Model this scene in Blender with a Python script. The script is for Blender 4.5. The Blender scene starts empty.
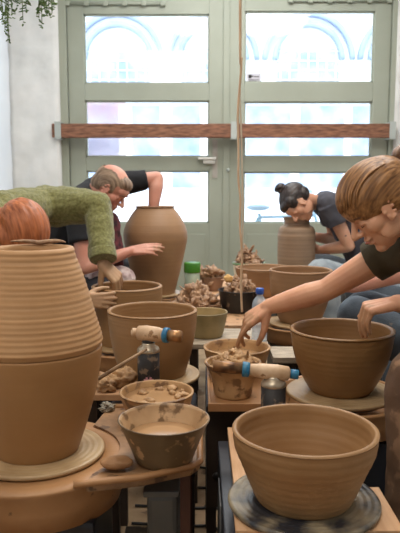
import bpy, bmesh, math, random
from mathutils import Vector, Matrix, noise, Quaternion
PI = math.pi
random.seed(7)
scn = bpy.context.scene
COL = scn.collection
V = Vector

# ------------------------------------------------------------------ camera
CAMZ, F, PITCH = 1.25, 650.0, math.radians(7.1)
cam_d = bpy.data.cameras.new('camera'); cam = bpy.data.objects.new('camera', cam_d); COL.objects.link(cam)
cam.location = (0, 0, CAMZ); cam.rotation_euler = (PI/2 - PITCH, 0, 0)
cam_d.sensor_fit = 'VERTICAL'; cam_d.sensor_height = 36; cam_d.lens = F*36/533
cam_d.clip_start = .05; cam_d.clip_end = 200
cam_d.dof.use_dof = True; cam_d.dof.focus_distance = 1.75; cam_d.dof.aperture_fstop = 8
scn.camera = cam

def W(px, py, Y):
    """world point seen at photo position px,py at the distance Y from the camera's wall"""
    u = 266.5 - py
    den = F*math.cos(PITCH) + u*math.sin(PITCH)
    return V(((px-200)*Y/den, Y, CAMZ + Y*(u*math.cos(PITCH) - F*math.sin(PITCH))/den))

# ------------------------------------------------------------------ materials
def lin(c): return tuple(((v/255+.055)/1.055)**2.4 if v/255 > .04045 else v/255/12.92 for v in c)
MATS = {}
def mat(name, c1, c2=None, rough=.6, scale=8., bump=0., bscale=40., metal=0., rings=0., ringp=.012, detail=4, lo=.35, hi=.65,
        stretch=(1, 1, 1), spots=None, sscale=20., sth=.6, coat=0., sheen=0., alpha=1., trans=0., rough2=None):
    if name in MATS: return MATS[name]
    m = bpy.data.materials.new(name); m.use_nodes = True; nt = m.node_tree; N = nt.nodes; L = nt.links
    b = N['Principled BSDF']; tc = N.new('ShaderNodeTexCoord'); mp = N.new('ShaderNodeMapping')
    mp.inputs['Scale'].default_value = stretch; L.new(tc.outputs['Object'], mp.inputs['Vector'])
    n = N.new('ShaderNodeTexNoise'); n.inputs['Scale'].default_value = scale; n.inputs['Detail'].default_value = detail
    L.new(mp.outputs[0], n.inputs['Vector'])
    cr = N.new('ShaderNodeValToRGB'); e = cr.color_ramp.elements
    e[0].position = lo; e[1].position = hi
    e[0].color = (*lin(c1), 1); e[1].color = (*lin(c2 or c1), 1)
    L.new(n.outputs['Fac'], cr.inputs[0]); colout = cr.outputs[0]
    hsrc = None
    if spots:
        n2 = N.new('ShaderNodeTexNoise'); n2.inputs['Scale'].default_value = sscale; n2.inputs['Detail'].default_value = 5
        L.new(tc.outputs['Object'], n2.inputs['Vector'])
        c2r = N.new('ShaderNodeValToRGB'); c2r.color_ramp.elements[0].position = sth; c2r.color_ramp.elements[1].position = sth+.06
        L.new(n2.outputs['Fac'], c2r.inputs[0])
        mx = N.new('ShaderNodeMix'); mx.data_type = 'RGBA'; L.new(c2r.outputs[0], mx.inputs['Factor'])
        L.new(colout, mx.inputs['A']); mx.inputs['B'].default_value = (*lin(spots), 1); colout = mx.outputs['Result']
    L.new(colout, b.inputs['Base Color'])
    b.inputs['Roughness'].default_value = rough; b.inputs['Metallic'].default_value = metal
    b.inputs['Coat Weight'].default_value = coat
    if sheen: b.inputs['Sheen Weight'].default_value = sheen
    if trans: b.inputs['Transmission Weight'].default_value = trans
    if alpha < 1: b.inputs['Alpha'].default_value = alpha
    prev = None
    if bump:
        nb = N.new('ShaderNodeTexNoise'); nb.inputs['Scale'].default_value = bscale; nb.inputs['Detail'].default_value = 5
        L.new(mp.outputs[0], nb.inputs['Vector'])
        bp = N.new('ShaderNodeBump'); bp.inputs['Strength'].default_value = bump; bp.inputs['Distance'].default_value = .004
        L.new(nb.outputs['Fac'], bp.inputs['Height']); prev = bp
    if rings:
        sx = N.new('ShaderNodeSeparateXYZ'); L.new(tc.outputs['Object'], sx.inputs[0])
        nz = N.new('ShaderNodeTexNoise'); nz.noise_dimensions = '1D'; nz.inputs['Scale'].default_value = 1/ringp
        nz.inputs['Detail'].default_value = 3; L.new(sx.outputs['Z'], nz.inputs['W'])
        bp = N.new('ShaderNodeBump'); bp.inputs['Strength'].default_value = rings; bp.inputs['Distance'].default_value = .006
        L.new(nz.outputs['Fac'], bp.inputs['Height'])
        if prev: L.new(prev.outputs[0], bp.inputs['Normal'])
        prev = bp
        mx = N.new('ShaderNodeMix'); mx.data_type = 'RGBA'; mx.blend_type = 'MULTIPLY'
        mr = N.new('ShaderNodeMapRange'); mr.inputs['To Min'].default_value = 1-rings*.45; mr.inputs['To Max'].default_value = 1+rings*.3
        mr.inputs['From Min'].default_value = .25; mr.inputs['From Max'].default_value = .75
        L.new(nz.outputs['Fac'], mr.inputs[0]); mx.inputs['Factor'].default_value = 1
        L.new(colout, mx.inputs['A']); L.new(mr.outputs[0], mx.inputs['B']); L.new(mx.outputs['Result'], b.inputs['Base Color'])
    if prev: L.new(prev.outputs[0], b.inputs['Normal'])
    MATS[name] = m; return m

# ------------------------------------------------------------------ mesh helpers
def to_obj(name, bm, m, parent=None, smooth=True, local=None, angle=None):
    """link ONE mesh object; geometry is given in world space unless it has a local origin"""
    me = bpy.data.meshes.new(name)
    bmesh.ops.recalc_face_normals(bm, faces=bm.faces)
    off = V((0, 0, 0))
    if local is not None: loc = V(local)
    else: loc = V((0, 0, 0))
    if parent is not None: off = parent_world(parent)
    bm.to_mesh(me); bm.free()
    return link_me(name, me, m, parent, smooth, loc, off, local)

def parent_world(p):
    w = V(p.location); q = p.parent
    while q is not None: w = w + V(q.location); q = q.parent
    return w

def link_me(name, me, m, parent, smooth, loc, off, local):
    if smooth: me.polygons.foreach_set('use_smooth', [True]*len(me.polygons))
    me.materials.append(m)
    o = bpy.data.objects.new(name, me); COL.objects.link(o)
    if parent is not None:
        o.parent = parent; o.location = loc - off if local is not None else -off
    else: o.location = loc
    return o

def thing(name, label, cat, loc=(0, 0, 0), group=None):
    o = bpy.data.objects.new(name, None); COL.objects.link(o); o.empty_display_size = .05
    o.location = loc; return tag(o, label, cat, group)
def tag(o, label, cat, group=None, kind=None):
    o['label'] = label; o['category'] = cat
    if group: o['group'] = group
    if kind: o['kind'] = kind
    return o
def struct(o): o['kind'] = 'structure'; return o

def add_box(bm, lo, hi, bev=0., R=None, c=None):
    lo, hi = V(lo), V(hi); ce = (lo+hi)/2; s = hi-lo
    r = bmesh.ops.create_cube(bm, size=1)
    M = Matrix.Translation(ce) @ (R.to_4x4() if R else Matrix.Identity(4)) @ Matrix.Diagonal((*s, 1))
    bmesh.ops.transform(bm, matrix=M, verts=r['verts'])
    if bev:
        es = list({e for v in r['verts'] for e in v.link_edges})
        bmesh.ops.bevel(bm, geom=es, offset=bev, segments=2, affect='EDGES', profile=.6)
def box(name, lo, hi, m, parent=None, bev=0.):
    bm = bmesh.new(); add_box(bm, lo, hi, bev); return to_obj(name, bm, m, parent, smooth=False)
def frame_of(d):
    d = d.normalized(); a = V((0, 0, 1)) if abs(d.z) < .9 else V((1, 0, 0))
    x = a.cross(d).normalized(); y = d.cross(x); return x, y
def add_tube(bm, pts, rad, seg=12, caps=True):
    pts = [V(p) for p in pts]; n = len(pts)
    if not hasattr(rad, '__len__'): rad = [rad]*n
    rings = []; px = None
    for i, p in enumerate(pts):
        d = (pts[min(i+1, n-1)] - pts[max(i-1, 0)])
        if d.length < 1e-9: d = V((0, 0, 1))
        d.normalize()
        if px is None: x, y = frame_of(d)
        else:
            x = (px - d*px.dot(d)); x = x.normalized() if x.length > 1e-6 else frame_of(d)[0]; y = d.cross(x)
        px = x
        rings.append([bm.verts.new(p + (x*math.cos(2*PI*k/seg) + y*math.sin(2*PI*k/seg))*rad[i]) for k in range(seg)])
    for a, b in zip(rings, rings[1:]):
        for k in range(seg): bm.faces.new((a[k], a[(k+1) % seg], b[(k+1) % seg], b[k]))
    if caps: bm.faces.new(rings[0][::-1]); bm.faces.new(rings[-1])
def tube(name, pts, rad, m, parent=None, seg=12):
    bm = bmesh.new(); add_tube(bm, pts, rad, seg); return to_obj(name, bm, m, parent)
def spline(pts, n=8):
    pts = [V(p) for p in pts]; out = []
    P = [pts[0]*2-pts[1]] + pts + [pts[-1]*2-pts[-2]]
    for i in range(1, len(P)-2):
        for k in range(n):
            t = k/n; a, b, c, d = P[i-1], P[i], P[i+1], P[i+2]
            out.append(.5*((2*b)+(c-a)*t+(2*a-5*b+4*c-d)*t*t+(3*b-a-3*c+d)*t**3))
    out.append(pts[-1]); return out
def add_lathe(bm, prof, seg=96, c=(0, 0, 0), wob=0., seed=0., sx=1, sy=1):
    c = V(c); rings = []
    for r, z in prof:
        if r < 1e-5: rings.append([bm.verts.new(c+V((0, 0, z)))]); continue
        ring = []
        for k in range(seg):
            a = 2*PI*k/seg
            rr = r*(1 + wob*noise.noise(V((math.cos(a)*1.3+seed, math.sin(a)*1.3, z*9)))) if wob else r
            ring.append(bm.verts.new(c+V((rr*math.cos(a)*sx, rr*math.sin(a)*sy, z))))
        rings.append(ring)
    for a, b in zip(rings, rings[1:]):
        if len(a) == 1 and len(b) == 1: continue
        for k in range(seg):
            k2 = (k+1) % seg
            if len(a) == 1: bm.faces.new((a[0], b[k2], b[k]))
            elif len(b) == 1: bm.faces.new((a[k], a[k2], b[0]))
            else: bm.faces.new((a[k], a[k2], b[k2], b[k]))
def lathe(name, prof, m, parent=None, c=(0, 0, 0), seg=96, wob=0., seed=0., sx=1, sy=1):
    bm = bmesh.new(); add_lathe(bm, prof, seg, (0, 0, 0), wob, seed, sx, sy)
    return to_obj(name, bm, m, parent, local=c)
def smooth_prof(ctrl, n=10):
    return [(max(p.x, 0), p.z) for p in spline([V((r, 0, z)) for r, z in ctrl], n)]
def vessel(outer, t, ring=0., period=.012, n=10, lip=None):
    """closed wall: outer control points (r,z) foot to rim, wall thickness t, rounded lip"""
    o = smooth_prof(outer, n)
    rr = [(r + ring*math.sin(2*PI*z/period + 3*math.sin(z*23)), z) for r, z in o]
    H = rr[-1][1]; R = rr[-1][0]; lt = lip or t
    prof = [(0, 0)] + rr[:-1]
    for k in range(7):
        a = PI*k/6; prof.append((R - lt/2 + lt/2*math.cos(a), H - lt/2 + lt/2*math.sin(a)))
    inner = []
    for r, z in reversed(o[:-1]):
        if z < t*1.2 or z > H-lt*.8: continue
        inner.append((max(r - t + ring*.8*math.sin(2*PI*z/period+1), .004), z))
    prof += inner; prof += [(max(o[0][0]-t*2.2, .01), t), (0, t)]
    return prof

class Flesh:
    def __init__(s): s.bm = bmesh.new()
    def ell(s, c, r, R=None, sub=3):
        q = bmesh.ops.create_icosphere(s.bm, subdivisions=sub, radius=1)
        if not hasattr(r, '__len__'): r = (r, r, r)
        M = Matrix.Translation(V(c)) @ (R.to_4x4() if R else Matrix.Identity(4)) @ Matrix.Diagonal((*r, 1))
        bmesh.ops.transform(s.bm, matrix=M, verts=q['verts'])
    def cyl(s, a, b, ra, rb, seg=24, flat=1., up=None):
        a, b = V(a), V(b); d = (b-a).normalized()
        if up is None: x, y = frame_of(d)
        else: y = (V(up)-d*V(up).dot(d)).normalized(); x = y.cross(d)
        A = []; B = []
        for k in range(seg):
            t = 2*PI*k/seg; v = x*math.cos(t) + y*math.sin(t)*flat
            A.append(s.bm.verts.new(a+v*ra)); B.append(s.bm.verts.new(b+v*rb))
        for k in range(seg): s.bm.faces.new((A[k], A[(k+1) % seg], B[(k+1) % seg], B[k]))
        s.bm.faces.new(A[::-1]); s.bm.faces.new(B)
    def cap(s, a, b, ra, rb, sub=2):
        s.cyl(a, b, ra, rb, 16); s.ell(a, ra, sub=sub); s.ell(b, rb, sub=sub)
    def chain(s, pts, rad):
        for i in range(len(pts)-1): s.cap(pts[i], pts[i+1], rad[i], rad[i+1])
    def build(s, name, m, parent, voxel=.004, smooth=3, disp=None, cut=None):
        bmesh.ops.recalc_face_normals(s.bm, faces=s.bm.faces)
        me = bpy.data.meshes.new('tmp'); s.bm.to_mesh(me); s.bm.free()
        o = bpy.data.objects.new('tmp', me); COL.objects.link(o)
        r = o.modifiers.new('r', 'REMESH'); r.mode = 'VOXEL'; r.voxel_size = voxel; r.adaptivity = 0
        if smooth:
            q = o.modifiers.new('s', 'SMOOTH'); q.factor = .5; q.iterations = smooth
        dg = bpy.context.evaluated_depsgraph_get(); dg.update()
        nm = bpy.data.meshes.new_from_object(o.evaluated_get(dg)); nm.name = name
        bpy.data.objects.remove(o)
        if disp or cut:
            bm = bmesh.new(); bm.from_mesh(nm)
            if disp:
                bm.normal_update()
                for v in bm.verts: v.co += v.normal*disp(v.co)
            if cut: bmesh.ops.delete(bm, geom=[v for v in bm.verts if cut(v.co)], context='VERTS')
            bm.to_mesh(nm); bm.free()
        nm.materials.clear()
        return link_me(name, nm, m, parent, True, V((0, 0, 0)), parent_world(parent) if parent else V((0, 0, 0)), None)

def hand(Fh, wrist, fwd, back, curls, thumb_side=1, spread=.1, s=1., thumb=(.75, .55, -.45), thumb_curl=.35):
    """palm, four fingers of different length and a thumb leaving the side of the palm.
    fwd: towards the knuckles; back: out of the back of the hand; thumb_side +1/-1"""
    fwd = V(fwd).normalized(); back = V(back); back = (back-fwd*back.dot(fwd)).normalized()
    side = back.cross(fwd)*thumb_side
    L = lambda x, y, z: V(wrist) + (fwd*x + side*y + back*z)*s
    segs = [(.044, .026, .02), (.048, .03, .021), (.044, .028, .02), (.034, .021, .018)]
    ys = [.027, .009, -.009, -.026]; kx = [.088, .092, .087, .078]
    for i in range(4):
        k = L(kx[i], ys[i], 0)
        Fh.cap(L(.0, ys[i]*.55, 0), k, .016*s, .0115*s)
        a = 0; d = fwd*math.cos(spread*(1.5-i)*1.) + side*math.sin(spread*(1.5-i)); p = k; r = [.0098, .0088, .0082, .0072]
        cs = curls[i] if hasattr(curls[i], '__len__') else (curls[i], curls[i]*1.1, curls[i]*.7)
        for j in range(3):
            a += cs[j]; dd = d*math.cos(a) - back*math.sin(a); q = p + dd*segs[i][j]*s
            Fh.cap(p, q, r[j]*s*(.9 if i == 3 else 1), r[j+1]*s*(.9 if i == 3 else 1)); p = q
    Fh.ell(L(.055, 0, -.004), (.03*s, .03*s, .014*s), Matrix((fwd, side, back)).transposed())
    tb = L(.018, .02, -.008); td = (fwd*thumb[0] + side*thumb[1] + back*thumb[2]).normalized()
    p = tb; ax = side.cross(fwd).normalized()
    for j, (ln, r0, r1) in enumerate([(.048, .0165, .0125), (.034, .0125, .0105), (.027, .0105, .0085)]):
        if j: td = (td*math.cos(thumb_curl) + (fwd*.9-side*.5-back*.1).normalized()*math.sin(thumb_curl)).normalized()
        q = p + td*ln*s; Fh.cap(p, q, r0*s, r1*s); p = q

def head(Fh, c, fwd, up, s=1., ears=True, nose=1.):
    """face features on a skull; returns the local->world mapping"""
    fwd = V(fwd).normalized(); up = V(up); up = (up-fwd*up.dot(fwd)).normalized(); left = up.cross(fwd)
    R = Matrix((fwd, left, up)).transposed(); c = V(c)
    P = lambda x, y, z: c + (fwd*x + left*y + up*z)*s
    e = lambda p, r: Fh.ell(P(*p), tuple(v*s for v in r), R)
    e((-.012, 0, .03), (.098, .077, .088)); e((.02, 0, -.02), (.07, .062, .09)); e((.045, 0, -.065), (.042, .045, .05))
    e((.068, 0, -.096), (.022, .024, .018)); e((.068, 0, .035), (.03, .052, .03)); e((.078, 0, .016), (.016, .042, .01))
    for y in (-1, 1):
        e((.05, .038*y, -.022), (.032, .026, .03)); e((.077, .03*y, .0), (.012, .015, .0095))
        e((.02, .05*y, -.06), (.045, .014, .03)); e((.1, .010*y, -.028), (.011, .009, .008))
        if ears:
            for k in range(9):
                a = PI*.15 + k*PI*1.5/8; e((.010-.016*math.cos(a+PI*.9)*1., .0765*y, -.006+.03*math.sin(a+PI*.9)), (.0055, .006, .0055))
            e((.014, .072*y, -.008), (.014, .006, .024)); e((.018, .074*y, -.034), (.008, .006, .01))
    Fh.cap(P(.09, 0, .012), P(.116*nose, 0, -.024), .0075*s, .0115*s)
    e((.09, 0, -.052), (.012, .023, .0065)); e((.087, 0, -.066), (.012, .02, .0075)); e((.082, 0, -.044), (.012, .02, .012))
    return P, R

def lump(bm, c, r, seed, sub=3, amp=.35, fr=1.6):
    q = bmesh.ops.create_icosphere(bm, subdivisions=sub, radius=1)
    r = V(r) if hasattr(r, '__len__') else V((r, r, r)); c = V(c)
    for v in q['verts']:
        n = v.co.copy(); f = 1 + amp*noise.noise(n*fr + V((seed*7.3, seed, 0))) + amp*.45*noise.noise(n*fr*3 + V((seed, 9, seed)))
        v.co = c + V((n.x*r.x, n.y*r.y, n.z*r.z))*f
def shards(bm, c, R, H, n, seed, size=.02):
    """a heap of torn wet trimmings: bent ribbons and crumbs"""
    rnd = random.Random(seed); c = V(c)
    lump(bm, c + V((0, 0, H*.25)), (R*.82, R*.82, H*.5), seed, 4, .5, 2.5)
    for i in range(n):
        a = rnd.random()*2*PI; q = math.sqrt(rnd.random())*.88; h = H*(1-q**1.6)*(.55+.45*rnd.random())
        p = c + V((math.cos(a)*q*R, math.sin(a)*q*R, h))
        if rnd.random() < .5: lump(bm, p, [size*rnd.uniform(.18, .95) for _ in range(3)], i+seed, 3, .95, 2.3); continue
        d = V((rnd.uniform(-1, 1), rnd.uniform(-1, 1), rnd.uniform(-.3, .9))).normalized(); x, y = frame_of(d)
        w = size*rnd.uniform(.2, .75); ln = size*rnd.uniform(1.2, 2.6); k = rnd.uniform(-1.4, 1.4); pr = None
        for j in range(6):
            t = j/5-.5; cc = p + d*ln*t + y*k*ln*t*t; ww = w*(1-abs(t)*.9)
            th = size*.07
            ring = [bm.verts.new(cc + x*ww + y*th), bm.verts.new(cc - x*ww + y*th), bm.verts.new(cc - x*ww - y*th), bm.verts.new(cc + x*ww - y*th)]
            if pr:
                for m_ in range(4): bm.faces.new((pr[m_], pr[(m_+1) % 4], ring[(m_+1) % 4], ring[m_]))
            else: bm.faces.new(ring)
            pr = ring
        bm.faces.new(pr)

# palette -----------------------------------------------------------
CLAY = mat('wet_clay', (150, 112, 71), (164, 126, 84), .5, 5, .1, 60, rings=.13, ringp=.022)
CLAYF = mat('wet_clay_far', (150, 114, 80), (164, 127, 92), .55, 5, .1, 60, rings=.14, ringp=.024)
CLAYU = mat('drier_clay', (182, 138, 92), (198, 154, 108), .6, 6, .12, 70, rings=.22, ringp=.014)
CLAYL = mat('smooth_clay', (160, 116, 70), (172, 128, 80), .5, 4, .1, 60, rings=.08, ringp=.03)
SCRAP = mat('torn_clay', (136, 102, 74), (188, 150, 116), .5, 45, .9, 90)
SCRAPL = mat('torn_pale_clay', (144, 108, 72), (200, 160, 114), .6, 22, .5, 60)
BAT = mat('clay_smeared_bat', (166, 136, 98), (196, 168, 128), .4, 9, .15, 30, stretch=(1, 1, 1))
BATD = mat('dark_slurry_bat', (46, 48, 54), (156, 142, 116), .3, 15, .2, 24, lo=.42, hi=.62)
PAN = mat('tan_plastic', (166, 120, 78), (186, 140, 96), .45, 6, .08, 40, spots=(120, 88, 60), sscale=30, sth=.66)
TRAY = mat('clay_dusted_tray', (180, 136, 98), (205, 165, 126), .55, 12, .2, 60, spots=(118, 88, 62), sscale=18, sth=.58)
WOOD = mat('pale_plank', (196, 150, 108), (214, 172, 130), .6, 5, .2, 30, stretch=(12, 1.2, 12), lo=.3, hi=.7)
WOODG = mat('weathered_plank', (150, 135, 118), (196, 182, 160), .7, 8, .3, 40, stretch=(2, 12, 12))
PLAST = mat('grey_bowl_slip', (92, 74, 50), (122, 98, 68), .45, 5, .25, 30, spots=(190, 152, 110), sscale=26, sth=.62)
PLASTI = mat('bowl_slip_stained', (176, 142, 104), (208, 174, 134), .5, 9, .3, 40, spots=(126, 98, 68), sscale=22, sth=.52)
CREAMB = mat('cream_bowl_slip', (166, 128, 86), (200, 162, 116), .5, 9, .35, 36, spots=(130, 98, 68), sscale=26, sth=.54)
GREENB = mat('olive_bowl', (120, 108, 70), (160, 140, 98), .5, 9, .3, 40)
SLIP = mat('liquid_slip', (176, 138, 98), (190, 152, 112), .2, 6, .05, 10)
NAVY = mat('navy_steel', (30, 34, 42), (44, 48, 56), .4, 5, .1, 30, spots=(120, 108, 92), sscale=16, sth=.68)
STEEL = mat('clay_dusty_steel', (92, 96, 102), (134, 134, 130), .45, 8, .15, 30, spots=(160, 130, 98), sscale=22, sth=.64)
DARK = mat('dark_brown_steel', (44, 34, 28), (62, 48, 38), .6, 7, .1, 30)
BLACK = mat('black_plastic', (22, 22, 24), (34, 33, 33), .4, 6, .1, 30, spots=(120, 104, 88), sscale=24, sth=.66)
GREYBX = mat('grey_tub', (96, 98, 98), (120, 120, 116), .35, 4, .05, 30, spots=(150, 124, 94), sscale=9, sth=.68)

# ------------------------------------------------------------------ the room
WALLW = mat('white_limed_brick', (218, 218, 214), (232, 231, 227), .85, 5, .9, 11)
WALLB = mat('daylight_tinted_white', (232, 240, 248), (238, 244, 250), .8, 3, .1, 30)  # white walls; pale blue in the colour stands in for cool daylight
FLOOR = mat('dusty_floor', (150, 122, 92), (188, 160, 126), .8, 6, .3, 30, spots=(90, 70, 52), sscale=9, sth=.62)
CEIL = mat('ceiling_paint', (225, 222, 215), None, .9)
DOORP = mat('sage_grey_paint', (156, 161, 145), (164, 169, 153), .5, 3, .08, 40)
BEAMM = mat('rusty_timber', (96, 62, 46), (160, 110, 82), .7, 8, .4, 30, stretch=(1.5, 8, 8), lo=.3, hi=.7)
GALV = mat('galvanised_bracket', (178, 184, 178), None, .5)
D = 5.5
xl, xr = W(63, 150, D).x, W(391, 150, D).x
lw = W(17, 150, D).x
struct(box('floor', (lw-.2, -3.2, -.1), (2.8, D+.3, 0), FLOOR))
struct(box('ceiling', (lw-.2, -3.2, 3.3), (2.8, D+.3, 3.45), CEIL))
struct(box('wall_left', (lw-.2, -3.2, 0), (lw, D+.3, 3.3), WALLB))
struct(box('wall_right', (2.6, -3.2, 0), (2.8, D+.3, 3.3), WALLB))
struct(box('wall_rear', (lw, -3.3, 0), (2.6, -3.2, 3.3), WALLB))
# limed brick pier left of the doors, its mortar bed relief kept
def limed(name, x0, x1, y0, y1, z0, z1):
    bm = bmesh.new(); nx = max(4, int((x1-x0)/.03)); nz = int((z1-z0)/.03)
    g = [[bm.verts.new((x0+(x1-x0)*i/nx, y0 + .022*noise.noise(V((i*.18+x0*3, 0, j*.14))) + .01*noise.noise(V((i*.6, 3, j*.5))), z0+(z1-z0)*j/nz)) for i in range(nx+1)] for j in range(nz+1)]
    for j in range(nz):
        for i in range(nx): bm.faces.new((g[j][i], g[j][i+1], g[j+1][i+1], g[j+1][i]))
    bk = [bm.verts.new(p) for p in ((x0, y1, z0), (x1, y1, z0), (x1, y1, z1), (x0, y1, z1))]
    bm.faces.new(bk[::-1])
    bm.faces.new([bk[0]] + [g[j][0] for j in range(nz+1)] + [bk[3]])
    bm.faces.new([bk[2]] + [g[j][nx] for j in range(nz, -1, -1)] + [bk[1]])
    bm.faces.new([bk[1]] + [g[0][i] for i in range(nx, -1, -1)] + [bk[0]])
    bm.faces.new([bk[3]] + [g[nz][i] for i in range(nx+1)] + [bk[2]])
    return struct(to_obj(name, bm, WALLW))
limed('wall_back', lw, xl+.0, D-.16, D+.3, 0, 3.3)
limed('wall_far', xr+.0, 2.6, D-.08, D+.3, 0, 3.3)
struct(box('wall_lintel', (xl, D-.05, W(0, -18, D).z), (xr, D+.3, 3.3), WALLW))

# glass
gm = bpy.data.materials.new('window_glass'); gm.use_nodes = True; nt = gm.node_tree
for n in list(nt.nodes): nt.nodes.remove(n)
o_ = nt.nodes.new('ShaderNodeOutputMaterial'); t_ = nt.nodes.new('ShaderNodeBsdfTransparent'); g_ = nt.nodes.new('ShaderNodeBsdfGlossy')
t_.inputs[0].default_value = (.95, .98, 1, 1); g_.inputs['Roughness'].default_value = .05
mx_ = nt.nodes.new('ShaderNodeMixShader'); mx_.inputs[0].default_value = .06
nt.links.new(t_.outputs[0], mx_.inputs[1]); nt.links.new(g_.outputs[0], mx_.inputs[2]); nt.links.new(mx_.outputs[0], o_.inputs[0])
FROST = mat('frosted_film', (214, 222, 232), None, .6, alpha=.45)

def zat(py, Y=D): return W(200, py, Y).z
def xat(px, Y=D, py=120): return W(px, py, Y).x
Z0, ZT = .02, W(0, -18, D).z
# frame around both leaves
bm = bmesh.new()
add_box(bm, (xl, D-.06, Z0), (xat(69.5), D+.08, ZT), .004)
add_box(bm, (xat(387.5), D-.06, Z0), (xr, D+.08, ZT), .004)
add_box(bm, (xat(69.5), D-.06, zat(-8)), (xat(387.5), D+.08, ZT), .004)
struct(to_obj('trim_1', bm, DOORP, smooth=False))
def leaf(name, x0, x1, g0, g1, rows):
    """a panelled leaf with glazed openings g0..g1, rows of (z low, z high)"""
    root = bpy.data.objects.new(name, None); COL.objects.link(root); root.location = ((x0+x1)/2, D, Z0); struct(root)
    top = zat(-7)
    bm = bmesh.new(); y0, y1 = D-.03, D+.03
    add_box(bm, (x0, y0, Z0), (g0, y1, top), .004); add_box(bm, (g1, y0, Z0), (x1, y1, top), .004)
    zs = sorted(rows); cur = Z0
    for a, b in zs + [(top, None)]:
        add_box(bm, (g0, y0, cur), (g1, y1, a), .003); cur = b
    for a, b in zs:   # glazing beads, inside edge of each opening
        for (p, q) in (((g0, a), (g0+.012, b)), ((g1-.012, a), (g1, b)), ((g0, a), (g1, a+.012)), ((g0, b-.012), (g1, b))):
            add_box(bm, (p[0], D-.015, p[1]), (q[0], D+.015, q[1]))
    f = to_obj('door_frame', bm, DOORP, root, smooth=False)
    bm = bmesh.new()
    zb = zs[0][0]-.09
    add_box(bm, (g0+.03, D-.036, .2), (g1-.03, D-.028, zb), .003)
    to_obj('kick_panel', bm, DOORP, root, smooth=False)
    for a, b in zs: box('glass_pane', (g0, D-.003, a), (g1, D+.003, b), gm, root)
    return root
rl = [(zat(84), zat(15)), (zat(157), zat(101)), (zat(223), zat(171))]
rr_ = [(zat(83), zat(12)), (zat(157), zat(102)), (zat(223), zat(172))]
dl = leaf('door_1', xat(70), xat(224), xat(86), xat(209), rl)
dr = leaf('door_2', xat(226), xat(387), xat(244), xat(371), rr_)
# meeting stile cover strip, surface bolts, lock
bm = bmesh.new(); add_box(bm, (xat(223), D-.045, Z0), (xat(229), D-.03, zat(-7)), .003); to_obj('meeting_strip', bm, DOORP, dr, smooth=False)
for root, a, b, y in ((dl, 71, 164, 5), (dr, 288, 384, 2)):
    bm = bmesh.new(); add_tube(bm, [(xat(a), D-.045, zat(y)), (xat(b), D-.045, zat(y))], .012, 10)
    for k in range(6):
        xx = xat(a)+(xat(b)-xat(a))*k/5; add_box(bm, (xx-.02, D-.06, zat(y)-.02), (xx+.02, D-.029, zat(y)+.02), .004)
    to_obj('surface_bolt', bm, DOORP, root)
box('lock_plate', (xat(212.5), D-.036, zat(178)), (xat(217.5), D-.029, zat(140)), mat('worn_plate', (150, 140, 130), (176, 170, 160), .5), dl, .001)
bm = bmesh.new(); add_box(bm, (xat(198), D-.085, zat(160)), (xat(216), D-.036, zat(157.5)), .004); add_box(bm, (xat(203), D-.07, zat(164)), (xat(215), D-.036, zat(159.5)), .008)
to_obj('door_handle', bm, mat('white_handle', (222, 220, 212), None, .4), dl)
bm = bmesh.new(); bmesh.ops.create_icosphere(bm, subdivisions=2, radius=.014, matrix=Matrix.Translation((xat(228), D-.05, zat(170)))); to_obj('knob', bm, GALV, dr)
bm = bmesh.new(); add_box(bm, (xat(219), D-.032, zat(150)), (xat(220.2), D-.0295, zat(60))); to_obj('cable_strip', bm, DOORP, dl, smooth=False)

# beam barring both leaves, held in brackets
bm = bmesh.new(); add_box(bm, (xat(56), D-.17, zat(139)), (xat(390), D-.1, zat(125.5)), .006)
o = to_obj('timber_bar', bm, BEAMM, smooth=False); tag(o, 'long reddish brown timber bar across both glazed doors', 'beam')
for i, px in enumerate((62, 233, 387)):
    bm = bmesh.new(); add_box(bm, (xat(px-3), D-.178, zat(140)), (xat(px+3), D-.172, zat(124.5))); add_box(bm, (xat(px-3), D-.178, zat(140.5)), (xat(px+3), D-.03, zat(139.3))); add_box(bm, (xat(px-3), D-.178, zat(124.6)), (xat(px+3), D-.03, zat(123.6)))
    o = to_obj('bracket', bm, GALV, smooth=False)
    tag(o, ['pale metal bracket at the left end of the timber bar', 'pale metal bracket on the timber bar at the middle of the doors', 'pale metal bracket at the right end of the timber bar'][i], 'bracket', 'brackets of the timber bar')
# poster and sticker on glass
PINK = mat('poster_print', (236, 214, 220), (246, 170, 176), .6, 2.2, lo=.42, hi=.62, alpha=.4)
o = box('poster', (xat(88), D-.012, zat(156)), (xat(126), D-.008, zat(101)), PINK); tag(o, 'pale pink and white poster taped inside the left door glass', 'poster')
st = thing('sticker', 'small white printed notice in the lower left corner of the upper right door pane', 'sticker', (xat(253), D-.01, zat(83)))
box('sheet', (xat(246), D-.012, zat(83)), (xat(260.5), D-.008, zat(73.5)), mat('notice_grey', (202, 200, 208), None, .6), st)
bm = bmesh.new()
for i, (a, b, y0, y1) in enumerate(((248, 251, 78.5, 75), (251, 253, 77, 76), (253.5, 258.5, 77.3, 76.4), (248, 258.5, 80.3, 79.7), (248, 256, 81.6, 81.1))):
    add_box(bm, (xat(a), D-.0135, zat(y0)), (xat(b), D-.012, zat(y1)))
to_obj('print', bm, BLACK, st, smooth=False)

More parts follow.
